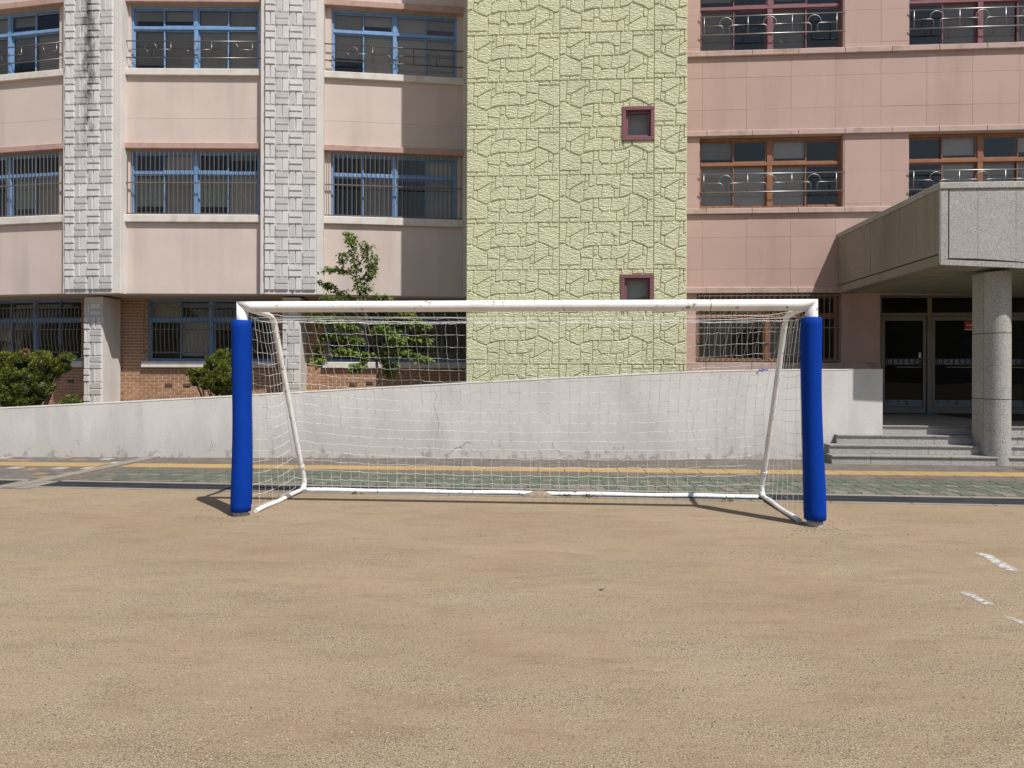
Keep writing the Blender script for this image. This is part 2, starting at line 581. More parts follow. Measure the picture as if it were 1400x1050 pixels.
def sand_material():
    m = bpy.data.materials.new('sand_ground'); m.use_nodes = True
    t = m.node_tree; N, L = t.nodes, t.links
    b = N['Principled BSDF']; b.inputs['Roughness'].default_value = 0.95
    b.inputs['Specular IOR Level'].default_value = 0.15
    geo = N.new('ShaderNodeNewGeometry')

    def noise(sc, det, st=None, rough=0.5):
        q = N.new('ShaderNodeTexNoise'); q.inputs['Scale'].default_value = sc; q.inputs['Detail'].default_value = det
        q.inputs['Roughness'].default_value = rough
        if st:
            mp = N.new('ShaderNodeVectorMath'); mp.operation = 'MULTIPLY'; L.new(geo.outputs['Position'], mp.inputs[0])
            mp.inputs[1].default_value = st; L.new(mp.outputs[0], q.inputs['Vector'])
        else:
            L.new(geo.outputs['Position'], q.inputs['Vector'])
        return q.outputs['Fac']

    def rng(src, a0, a1, b0, b1):
        q = N.new('ShaderNodeMapRange'); L.new(src, q.inputs['Value'])
        for k, v_ in zip(('From Min', 'From Max', 'To Min', 'To Max'), (a0, a1, b0, b1)): q.inputs[k].default_value = v_
        return q.outputs[0]

    def mix(f, a, c, mode='MIX'):
        q = N.new('ShaderNodeMix'); q.data_type = 'RGBA'; q.blend_type = mode; L.new(f, q.inputs[0])
        for i, x in ((6, a), (7, c)):
            if isinstance(x, tuple): q.inputs[i].default_value = (*x, 1)
            else: L.new(x, q.inputs[i])
        return q.outputs[2]

    def mul2(a, bb):
        q = N.new('ShaderNodeMath'); q.operation = 'MULTIPLY'; L.new(a, q.inputs[0]); L.new(bb, q.inputs[1]); return q.outputs[0]

    # drifts of loose fine sand between coarser, greyer grit
    big = noise(0.55, 6, (0.7, 1.3, 1), 0.6)
    c = mix(rng(big, 0.38, 0.62, 0, 1), (0.267, 0.1935, 0.119), (0.316, 0.236, 0.152))
    mid = noise(3.2, 6, (0.5, 1.2, 1), 0.65)
    c = mix(rng(mid, 0.50, 0.70, 0, 0.5), c, (0.185, 0.123, 0.066))
    gritm = rng(noise(1.1, 6, (0.8, 1.2, 1), 0.7), 0.40, 0.62, 0.35, 1.0)
    g1 = noise(95, 3)
    c = mix(mul2(rng(g1, 0.50, 0.60, 0, 0.9), gritm), c, (0.10, 0.082, 0.064))
    g2 = noise(140, 2)
    c = mix(mul2(rng(g2, 0.55, 0.64, 0, 0.95), gritm), c, (0.52, 0.44, 0.35))
    g3 = noise(34, 2)
    c = mix(mul2(rng(g3, 0.60, 0.66, 0, 0.6), gritm), c, (0.12, 0.095, 0.072))
    L.new(c, b.inputs['Base Color'])
    bp = N.new('ShaderNodeBump'); bp.inputs['Strength'].default_value = 0.55; bp.inputs['Distance'].default_value = 0.012
    L.new(noise(70, 6, None, 0.7), bp.inputs['Height'])
    bp2 = N.new('ShaderNodeBump'); bp2.inputs['Strength'].default_value = 0.5; bp2.inputs['Distance'].default_value = 0.05
    L.new(noise(4.5, 5, (0.6, 1.3, 1), 0.6), bp2.inputs['Height']); L.new(bp.outputs[0], bp2.inputs['Normal'])
    L.new(bp2.outputs[0], b.inputs['Normal'])
    return m


def chalk_material():
    m = bpy.data.materials.new('worn_chalk'); m.use_nodes = True
    t = m.node_tree; N, L = t.nodes, t.links
    b = N['Principled BSDF']; b.inputs['Roughness'].default_value = 0.95
    b.inputs['Base Color'].default_value = (0.50, 0.47, 0.44, 1)
    geo = N.new('ShaderNodeNewGeometry')
    q = N.new('ShaderNodeTexNoise'); q.inputs['Scale'].default_value = 26; q.inputs['Detail'].default_value = 8
    q.inputs['Roughness'].default_value = 0.75
    L.new(geo.outputs['Position'], q.inputs['Vector'])
    at = N.new('ShaderNodeAttribute'); at.attribute_name = 'wear'
    ad = N.new('ShaderNodeMath'); ad.operation = 'ADD'; L.new(q.outputs['Fac'], ad.inputs[0]); L.new(at.outputs['Fac'], ad.inputs[1])
    r_ = N.new('ShaderNodeMapRange'); L.new(ad.outputs[0], r_.inputs['Value'])
    r_.inputs['From Min'].default_value = 0.66; r_.inputs['From Max'].default_value = 0.80
    L.new(r_.outputs[0], b.inputs['Alpha'])
    return m


def relief_bump(m, sc=26.0, strength=0.9):
    """chiselled slanting tool marks pressed into the cast panels"""
    t = m.node_tree; N, L = t.nodes, t.links
    b = N['Principled BSDF']
    geo = N.new('ShaderNodeNewGeometry')
    oi = N.new('ShaderNodeObjectInfo')
    mp = N.new('ShaderNodeMapping'); L.new(geo.outputs['Position'], mp.inputs['Vector'])
    mp.inputs['Scale'].default_value = (1.0, 1.0, 2.6)
    rot = N.new('ShaderNodeCombineXYZ')
    mr = N.new('ShaderNodeMapRange'); L.new(oi.outputs['Random'], mr.inputs['Value'])
    mr.inputs['To Min'].default_value = -0.2; mr.inputs['To Max'].default_value = 1.1
    L.new(mr.outputs[0], rot.inputs['Y']); L.new(rot.outputs[0], mp.inputs['Rotation'])
    q = N.new('ShaderNodeTexNoise'); q.inputs['Scale'].default_value = sc; q.inputs['Detail'].default_value = 3
    q.inputs['Roughness'].default_value = 0.6; L.new(mp.outputs[0], q.inputs['Vector'])
    bp = N.new('ShaderNodeBump'); bp.inputs['Strength'].default_value = strength; bp.inputs['Distance'].default_value = 0.05
    L.new(q.outputs['Fac'], bp.inputs['Height']); L.new(bp.outputs[0], b.inputs['Normal'])


M['sand'] = sand_material()
M['chalk'] = chalk_material()
relief_bump(M['green'], 14.0, 1.0)


def paver_texture(name, cols, joint=(0.09, 0.078, 0.062)):
    """distant small pavers: a running brick pattern with shallow joints"""
    m = mat(name, cols[0], 0.9, var=0.12, scale=4, fine=0.12, fscale=60)
    t = m.node_tree; N, L = t.nodes, t.links
    b = N['Principled BSDF']
    src = b.inputs['Base Color'].links[0].from_socket
    geo = N.new('ShaderNodeNewGeometry')
    bt = N.new('ShaderNodeTexBrick'); L.new(geo.outputs['Position'], bt.inputs['Vector'])
    bt.inputs['Scale'].default_value = 1.0
    bt.inputs['Brick Width'].default_value = 0.2; bt.inputs['Row Height'].default_value = 0.1
    bt.inputs['Mortar Size'].default_value = 0.004
    bt.inputs['Color1'].default_value = (0.75, 0.75, 0.75, 1); bt.inputs['Color2'].default_value = (1.2, 1.2, 1.2, 1)
    bt.inputs['Mortar'].default_value = (0.45, 0.42, 0.38, 1)
    mx = N.new('ShaderNodeMix'); mx.data_type = 'RGBA'; mx.blend_type = 'MULTIPLY'; mx.inputs[0].default_value = 1.0
    L.new(src, mx.inputs[6]); L.new(bt.outputs['Color'], mx.inputs[7])
    L.new(mx.outputs[2], b.inputs['Base Color'])
    bp = N.new('ShaderNodeBump'); bp.inputs['Strength'].default_value = 0.4; bp.inputs['Distance'].default_value = 0.01
    bp.invert = True
    L.new(bt.outputs['Fac'], bp.inputs['Height']); L.new(bp.outputs[0], b.inputs['Normal'])
    return m


M['pave_grey'] = paver_texture('grey_pavers', [(0.135, 0.112, 0.092)])
M['pave_left'] = paver_texture('dull_grey_pavers', [(0.130, 0.114, 0.098)])

# ------------------------------------------------------------------ planes of the place
PY = 17.30          # pink wing front
TY = 15.98          # stair tower front
GY = 7.84           # goal line
PF = Fr((0, PY), 0)
TF = Fr((0, TY), 0)


def frame_at(x, d, deg):
    p = at_depth(x, d)
    return Fr((p.x, p.y), deg)


B1 = frame_at(88, 18.0, -6.9)
B2 = frame_at(260, 17.95, 4.5)
B3 = frame_at(440, 18.05, 10.9)
P1 = frame_at(124, 17.80, -1.2)
P2 = frame_at(396, 17.82, 7.7)
ZTOP = 12.9

# ================================================================== SETTING: ground
g = MB()
NXg, NYg = 60, 60
xs = [-150 + 300 * i / NXg for i in range(NXg + 1)]
g.add([(-300, -300, 0), (300, -300, 0), (300, 300, 0), (-300, 300, 0)], [(0, 1, 2, 3)])
ground = g.build('ground', M['sand'], kind='structure')

# hills behind the photographer (they show in the window glass)
h = MB()
K = 40
pts = []
for i in range(K + 1):
    x = -160 + 320 * i / K
    hgt = 9 + 9 * math.sin(i * 0.35 + 1.1) ** 2 + 5 * math.sin(i * 0.9) ** 2 + random.uniform(-1, 1)
    pts.append((x, hgt))
for i in range(K):
    (x0, h0), (x1, h1) = pts[i], pts[i + 1]
    h.add([(x0, -75, -0.5), (x1, -75, -0.5), (x1, -100, h1), (x0, -100, h0)], [(3, 2, 1, 0)])
    h.add([(x0, -100, h0), (x1, -100, h1), (x1, -150, -0.5), (x0, -150, -0.5)], [(3, 2, 1, 0)])
h.build('hills', M['hillgreen'], kind='structure', smooth=True)

# ---- pavement bands
YF = Fr((0, 11.83), 1.0)         # yellow guide line
KF = Fr((0, 9.86), -1.0)         # dark gutter strip, far edge
XK = -7.8                        # kerb that crosses the pavement at the left


def kf_y(x, n=0.0):
    return KF.o.y + math.tan(KF.a) * (x - KF.o.x) - n / math.cos(KF.a)


def yf_y(x, n=0.0):
    return YF.o.y + math.tan(YF.a) * (x - YF.o.x) - n / math.cos(YF.a)


XL, XR = -22.0, 24.0
pv = MB()
pv.add([(XK, kf_y(XK), .006), (XR, kf_y(XR), .006), (XR, 18.5, .006), (XK, 18.5, .006)], [(0, 1, 2, 3)])
pavement = pv.build('pavement', M['pave_grey'], kind='structure')
pv = MB()
pv.add([(XL, kf_y(XL), .006), (XK, kf_y(XK), .006), (XK, 18.5, .006), (XL, 18.5, .006)], [(0, 1, 2, 3)])
pavement_l = pv.build('pavement', M['pave_left'], kind='structure')
st = MB()
for a, b in ((XL, XK - 0.28), (XK + 0.28, XR)):
    st.box(KF, KF.o.x + a, b, 0.06, 0.50, -0.05, 0.010)
strip = st.build('gutter_strip', M['rubber'], kind='structure')
ke = MB()
for a, b in ((XL, XK - 0.28), (XK + 0.28, XR)):
    x = a
    while x < b - .01:
        e = min(b, x + 1.0)
        ke.box(KF, x + .004, e - .004, -0.05, 0.057, -0.05, 0.016, 0.006)
        ke.box(KF, x + .004, e - .004, 0.503, 0.575, -0.05, 0.012, 0.006)
        x = e
kerb = ke.build('kerb_edging', M['concrete'], kind='structure')
kx = MB()
y = 9.28
while y < 13.2:
    kx.box(WORLD, XK - .09, XK + .09, -(y + .99), -y, -.05, .035, .01)
    y += 1.0
kx.box(WORLD, XK - .28, XK - .092, -9.9, -9.28, -.05, .02, .008)
kx.box(WORLD, XK + .092, XK + .28, -9.9, -9.28, -.05, .02, .008)
crosskerb = kx.build('cross_kerb', M['concrete'], kind='structure')


def in_view(p, m=6):
    x, y = proj(p)
    return -m < x < 1400 + m and -m < y < 1050 + m


def split_pieces(items, limit, name, parent, mat_of, stuff_name, key):
    """items: list of MB-like builders with (mb, centre, matkey); the best `limit` become parts, the rest one stuff mesh per material"""
    items = sorted(items, key=key)
    rest = {}
    for i, (mb, c, mk) in enumerate(items):
        if i < limit:
            mb.build(name, M[mk], parent)
        else:
            q = rest.setdefault(mk, MB())
            q.add(mb.v, mb.f)
    for mk, q in rest.items():
        q.build(stuff_name, M[mk], parent, kind='stuff')


# yellow guide tiles
x = XL
tile = []
while x < XR:
    if abs(x + .225 - XK) > 0.34 or True:
        mb = MB()
        a, b_ = x + .004, x + .446
        if not (b_ > XK - .095 and a < XK + .095):
            par = pavement if a > XK else pavement_l
            mb.box(YF, a, b_, -.215, .215, -.02, .022, .006)
            if -9.6 < x < 9.3:
                mb.build('guide_tile', M['pave_yellow'], par)
            else:
                tile.append(mb)
    x += 0.45
q = MB()
for mb in tile: q.add(mb.v, mb.f)
q.build('guide_tiles_beyond', M['pave_yellow'], pavement, kind='stuff')

# green interlocking pavers, every second one in every second row beige
PW, PL = 0.185, 0.35
def paver_poly(x, y):
    a, e = .028, .03
    left = [(0, PL), (0, PL * .70), (a, PL * .60), (a, PL * .40), (0, PL * .30), (0, 0)]
    bot = [(PW * .30, 0), (PW * .42, e), (PW * .72, e), (PW * .84, 0)]
    right = [(PW + px_, py_) for px_, py_ in left[::-1]]
    top = [(px_, PL + py_) for px_, py_ in bot[::-1]]
    return [(x + px_, y + py_) for px_, py_ in left + bot + right + top]
items = []
Y0G = 11.18
row = 0
y = Y0G - PL
while y > 9.3:
    x = XK + 0.45
    k = 0
    while x < XR - 8:
        lowlim = kf_y(x, -0.06)
        if y + PL > lowlim + .06:
            poly = [(px_ , max(py_, lowlim)) for px_, py_ in paver_poly(x, y)]
            poly = inset_poly(poly if area(poly) > 0 else poly[::-1], .0035)
            beige = (k % 2 == 0 and row % 2 == 1)
            mb = MB()
            hh = .018 + random.uniform(0, .004)
            if beige and y > lowlim + .03:
                # beige block set between two green half blocks
                for ya_, yb_, mk_ in ((y, y + .095, 'pave_green'), (y + .255, y + PL, 'pave_green')):
                    q = clip_poly(clip_poly(poly, 1, ya_ + .003, False), 1, yb_ - .003, True)
                    m2 = MB(); m2.slab(q, 0.0, hh, .003); items.append((m2, Vector((x, ya_, 0)), mk_))
                poly = clip_poly(clip_poly(poly, 1, y + .098, False), 1, y + .252, True)
            mb.slab(poly, 0.0, hh, .003)
            items.append((mb, Vector((x, y, 0)), 'pave_beige' if beige or (y < lowlim + .02 and random.random() < .1) else 'pave_green'))
        x += PW; k += 1
    y -= PL; row += 1
gj = MB()
gj.add([(XK + .4, kf_y(XK + .4, -.06), .009), (XR, kf_y(XR, -.06), .009), (XR, Y0G, .009), (XK + .4, Y0G, .009)], [(0, 1, 2, 3)])
gj.build('paver_bed', M['pave_joint'], pavement)
def pv_key(it):
    c = it[1]
    p = proj(c)
    vis = in_view(c, 20)
    return (0 if vis else 1, c.y, abs(c.x))
split_pieces(items, 300, 'paver', pavement, None, 'paver_field', pv_key)

# red-brown patches among the grey pavers near the entrance
for (xa, ya, xb, yb) in ((7.4, 11.2, 8.6, 11.55), (9.0, 11.25, 10.2, 11.6), (7.9, 12.25, 9.3, 12.75), (5.0, 11.22, 5.9, 11.5), (-7.5, 10.0, -7.0, 11.3)):
    x = xa
    while x < xb:
        y = ya
        while y < yb:
            if random.random() < .85:
                mb = MB(); mb.box(WORLD, x + .003, x + .197, -(y + .097), -(y + .003), -.01, .014 + random.uniform(0, .004), .004)
                mb.build('red_paver', M['pave_red'], pavement)
            y += .1
        x += .2
# white and orange pavers in the left crossing
for px_, py_, mk in ((83, 640, 'pave_white'), (122, 640, 'pave_white'), (146, 627.6, 'pave_white'), (158, 632.6, 'pave_white'), (22, 639.3, 'pave_white'),
                     (55, 647.5, 'pave_orange'), (97, 646.5, 'pave_orange'), (41, 641.8, 'pave_orange'), (15, 628.6, 'pave_orange'), (33, 629.5, 'pave_orange'),
                     (5, 626, 'pave_white'), (110, 628.4, 'pave_orange'), (88, 626, 'pave_orange'), (62, 652, 'pave_orange'), (86, 651.5, 'pave_orange')):
    p = ground_pt(px_, py_, .01)
    mb = MB(); mb.box(WORLD, p.x - .1, p.x + .1, -p.y - .1, -p.y + .1, -.01, .014, .004)
    mb.build('coloured_paver', M[mk], pavement_l)

# garden bed and ramp behind the white wall
gs = MB()
gs.box(WORLD, -20, -1.3, -20.5, -15.35, -.1, .28)
gs.build('garden_bed', M['soil'], kind='structure')

# ================================================================== white ramp wall
WF = frame_at(700, 13.38, 4.1)
ws = []
for x_, y_ in ((-60, 561.5), (0, 558), (158, 550), (316, 541.5), (480, 532), (637, 523.5), (790, 515.5), (936, 508.5), (1010, 506.3), (1090, 505.3), (1160, 505.4)):
    ws.append(WF.px(x_, y_))
ws = [(WF.s(-60) - 5, ws[0][1] - .28)] + ws
wt = thing('ramp_wall', WF.W(0, 0, 0), 'long white painted wall with sloping top and peeling stained base along the ramp', 'wall')
mb = MB()
k = len(ws)
th = 0.20
top_f = [WF.W(s, 0, z) for s, z in ws]; top_b = [WF.W(s, -th, z) for s, z in ws]
bot_f = [WF.W(s, 0, -.1) for s, z in ws]; bot_b = [WF.W(s, -th, -.1) for s, z in ws]
mb.v = top_f + top_b + bot_f + bot_b
for i in range(k - 1):
    mb.f += [(2 * k + i, 2 * k + i + 1, i + 1, i), (i, i + 1, k + i + 1, k + i), (k + i, k + i + 1, 3 * k + i + 1, 3 * k + i)]
mb.f += [(3 * k - 1, 4 * k - 1, 2 * k - 1, k - 1), (2 * k, 0, k, 3 * k)]
mb.build('wall_body', M['white'], wt)
pe = WF.W(ws[-1][0], 0, 0)
WE = Fr((pe.x, pe.y), 0)
mb = MB(); mb.box(WE, .003, WE.s(1207), -th, -.004, -.1, ws[-1][1]); mb.build('wall_end', M['white'], wt)
mb = MB(); mb.box(WE, .003, WE.s(1207) + .004, -th - .004, .001, ws[-1][1] + .001, ws[-1][1] + .014, .005); mb.build('wall_top', M['strip'], wt)
# hairline cracks in the paint
M['crack'] = mat('crack_line', (0.16, 0.15, 0.14), 0.9, var=0.2)
for pts_, w_ in (([(592, 529), (597, 541), (593, 553), (597, 566), (600, 580), (597, 600)], .006),
                 ([(606, 624), (615, 620), (622, 613), (631, 611), (638, 604), (647, 607)], .011),
                 ([(628, 611), (634, 615), (641, 614)], .009), ([(750, 622), (757, 613), (755, 606), (761, 599)], .006),
                 ([(768, 623), (764, 617), (756, 615)], .008), ([(945, 560), (949, 574), (946, 588), (951, 602)], .005),
                 ([(284, 618), (291, 610), (288, 602)], .008), ([(150, 553), (152, 566), (149, 578)], .004)):
    mb = MB()
    q = [WF.px(*p_) for p_ in pts_]
    for i in range(len(q) - 1):
        (s0, z0), (s1, z1) = q[i], q[i + 1]
        dx_, dz_ = s1 - s0, z1 - z0
        l_ = math.hypot(dx_, dz_); ox, oz = -dz_ / l_ * w_ / 2, dx_ / l_ * w_ / 2
        f0, f1 = (.3 if i == 0 else 1), (.3 if i == len(q) - 2 else 1)
        mb.quad(WF.W(s0 - ox * f0, .0015, z0 - oz * f0), WF.W(s1 - ox * f1, .0015, z1 - oz * f1), WF.W(s1 + ox * f1, .0015, z1 + oz * f1), WF.W(s0 + ox * f0, .0015, z0 + oz * f0))
    mb.build('crack', M['crack'], wt)
# thin worn arris along the top edge
mb = MB()
for i in range(k - 1):
    s0, z0 = ws[i]; s1, z1 = ws[i + 1]
    mb.hull8([WF.W(s0, .006, z0 - .012), WF.W(s1, .006, z1 - .012), WF.W(s1, -th - .004, z1 - .012), WF.W(s0, -th - .004, z0 - .012),
              WF.W(s0, .002, z0 + .012), WF.W(s1, .002, z1 + .012), WF.W(s1, -th, z1 + .012), WF.W(s0, -th, z0 + .012)])
mb.build('wall_top', M['strip'], wt)
# ramp floor behind it
rp = MB()
sa, sb = WF.s(-60) - 5, WF.s(1150)
za, zb = 0.05, 0.66
rp.hull8([WF.W(sa, -th, -.1), WF.W(sb, -th, -.1), WF.W(sb, -1.75, -.1), WF.W(sa, -1.75, -.1),
          WF.W(sa, -th, za), WF.W(sb, -th, zb), WF.W(sb, -1.75, zb), WF.W(sa, -1.75, za)])
rp.build('ramp', M['concrete'], kind='structure')

# ================================================================== windows, grilles, railings
def seg_box(mb, fr, s0, s1, n0, n1, z0, z1):
    mb.box(fr, s0, s1, n0, n1, z0, z1, .006)


def window(parent, fr, s0, s1, z0, z1, n, fm, zt=None, cols=4, fw=.046, blinds=(), curtains=(), glass='glass', mull=.10, name='window'):
    """outer frame (the part) with sliding sashes, panes, blinds as sub-parts"""
    mb = MB()
    d = .10
    seg_box(mb, fr, s0, s1, n - d, n, z0, z0 + fw)
    seg_box(mb, fr, s0, s1, n - d, n, z1 - fw, z1)
    seg_box(mb, fr, s0, s0 + fw, n - d + .002, n - .002, z0 + fw, z1 - fw)
    seg_box(mb, fr, s1 - fw, s1, n - d + .002, n - .002, z0 + fw, z1 - fw)
    sm = (s0 + s1) / 2
    rows = [(z0 + fw, z1 - fw)]
    if zt is not None:
        seg_box(mb, fr, s0 + fw, s1 - fw, n - d + .003, n + .004, zt - .04, zt + .04)
        rows = [(z0 + fw, zt - .04), (zt + .04, z1 - fw)]
    if cols > 1:
        for r0, r1 in rows:
            seg_box(mb, fr, sm - mull / 2, sm + mull / 2, n - d + .004, n + .002, r0, r1)
    wobj = mb.build(name, fm, parent)
    halves = [(s0 + fw, sm - mull / 2), (sm + mull / 2, s1 - fw)] if cols > 1 else [(s0 + fw, s1 - fw)]
    ci = 0
    for ri, (r0, r1) in enumerate(rows):
        for hi, (a, b) in enumerate(halves):
            w_ = (b - a)
            per = cols // 2 if cols > 1 else 1
            for j in range(per):
                c0 = a + w_ * j / per - (.02 if j else 0)
                c1 = a + w_ * (j + 1) / per + (.02 if j < per - 1 else 0)
                front = ((j + hi + ri) % 2 == 0)
                nn = n - .022 if front else n - .058
                sf = .034
                mb = MB()
                seg_box(mb, fr, c0, c1, nn - .03, nn, r0, r0 + sf)
                seg_box(mb, fr, c0, c1, nn - .03, nn, r1 - sf, r1)
                seg_box(mb, fr, c0, c0 + sf, nn - .029, nn - .001, r0 + sf, r1 - sf)
                seg_box(mb, fr, c1 - sf, c1, nn - .029, nn - .001, r0 + sf, r1 - sf)
                mb.build('sash', fm, wobj)
                mb = MB()
                mb.quad(fr.W(c0 + sf - .01, nn - .015, r0 + sf - .01), fr.W(c1 - sf + .01, nn - .015, r0 + sf - .01),
                        fr.W(c1 - sf + .01, nn - .015, r1 - sf + .01), fr.W(c0 + sf - .01, nn - .015, r1 - sf + .01))
                mb.build('pane', M[glass], wobj)
                key = (ri, hi * per + j)
                bl = dict(blinds).get(key)
                if bl:
                    zb_ = r1 - (r1 - r0) * bl
                    mb = MB(); mb.box(fr, c0 + .01, c1 - .01, n - .125, n - .115, zb_, r1)
                    mb.build('blind', M['blind'], wobj)
                cu = dict(curtains).get(key)
                if cu:
                    t0, t1 = cu
                    zb_, zt_ = r0 + (r1 - r0) * t0, r0 + (r1 - r0) * t1
                    mb = MB(); K_ = 40
                    for i in range(K_):
                        sA, sB = c0 + (c1 - c0) * i / K_, c0 + (c1 - c0) * (i + 1) / K_
                        nA = n - .15 + .02 * math.sin(i * 1.35); nB = n - .15 + .02 * math.sin((i + 1) * 1.35)
                        mb.quad(fr.W(sA, nA, zb_), fr.W(sB, nB, zb_), fr.W(sB, nB, zt_), fr.W(sA, nA, zt_))
                    mb.build('curtain', M['curtain'], wobj)
    return wobj


def grille(parent, fr, s0, s1, z0, z1, n, step, rails, r=.0095, belly=0.0, capbars=False, m='bars'):
    """horizontal rails (the part) and each upright bar a sub-part"""
    mb = MB()
    for rz in rails:
        nn = n + (belly if belly and rz < (z0 + z1) / 2 else 0)
        mb.box(fr, s0 - .02, s1 + .02, n - .016, n + .014, rz - .014, rz + .014, .003)
    gobj = mb.build('window_grille', M[m], parent)
    cnt = max(2, round((s1 - s0) / step))
    H = z1 - z0
    b = MB()
    pts = []
    for i in range(9):
        t = i / 8
        nb = belly * math.sin(math.pi * min(1, t * 1.25)) ** 2 if belly else 0
        pts.append(Vector((0, -nb - .006, (t - .5) * H)))
    if not belly:
        pts = [pts[0], pts[-1]]
    b.tube(pts, r, 6)
    me, _ = b.mesh('bar', M[m], smooth=False, center=False)
    for i in range(cnt + 1):
        s = s0 + (s1 - s0) * i / cnt
        put('bar', me, fr.M(s, n + .012, (z0 + z1) / 2), gobj)
    return gobj


def railing(parent, fr, s0, s1, zb, zt, n, first, pitch, cnt, brackets=True, r=.0125, mk='steel'):
    """two long rails (the part); posts, scrolls and arches as sub-parts"""
    mb = MB()
    mb.tube([fr.W(s0, n, zt), fr.W(s1, n, zt)], r * 1.15, 10)
    mb.tube([fr.W(s0, n, zb), fr.W(s1, n, zb)], r * 1.15, 10)
    ro = mb.build('railing', M[mk], parent, smooth=True)
    zm = zb + (zt - zb) * .50
    H = zt - zb
    for i in range(cnt):
        sp = first + pitch * i
        # post
        q = MB(); q.tube([fr.W(sp, n, zb), fr.W(sp, n, zt)], r * .95, 8); q.build('post', M[mk], ro, smooth=True)
    for i in range(cnt - 1 + 2):
        c = first + pitch * (i - .5)
        if c < s0 + .12 or c > s1 - .12:
            continue
        rad = min(.155, H * .40)
        q = MB()
        cz = zt - .03 - rad
        arc = [fr.W(c + rad * math.cos(a), n, cz + rad * math.sin(a)) for a in [R(-25 + 230 * k_ / 16) for k_ in range(17)]]
        q.tube(arc, r * .7, 7)
        q.build('arch', M[mk], ro, smooth=True)
        for sg in (-1, 1):
            far = c + sg * (pitch / 2 - .01)
            far = max(s0 + .03, min(s1 - .03, far))
            near = c + sg * .075
            rr = .07
            pts = [fr.W(far, n, zm), fr.W(near + sg * rr, n, zm)]
            for k_ in range(1, 6):
                a = R(90 * k_ / 5)
                pts.append(fr.W(near + sg * rr * (1 - math.sin(a)), n, zm - rr * (1 - math.cos(a))))
            pts.append(fr.W(near, n, zb))
            q = MB(); q.tube(pts, r * .7, 7); q.build('scroll', M[mk], ro, smooth=True)
    return ro


# ================================================================== LEFT WING (curved, beige)
lw = thing('school_wing', at_depth(260, 20.0) * 1.0 - Vector((0, 0, CAMH)), 'curved beige school wing with blue windows, brick ground floor and woven white pillars', 'school building')
ZR = {}
for nm, y_ in (('lin1_t', -4), ('lin1_b', 5), ('w1_t', 9), ('w1_b', 95), ('sill1_b', 104.5), ('lin2_t', 196), ('lin2_b', 204.5), ('w2_t', 206), ('w2_b', 294), ('sill2_b', 304.5), ('bot', 402)):
    ZR[nm] = B2.z(262, y_)
ZG = 0.25
REC = 0.95


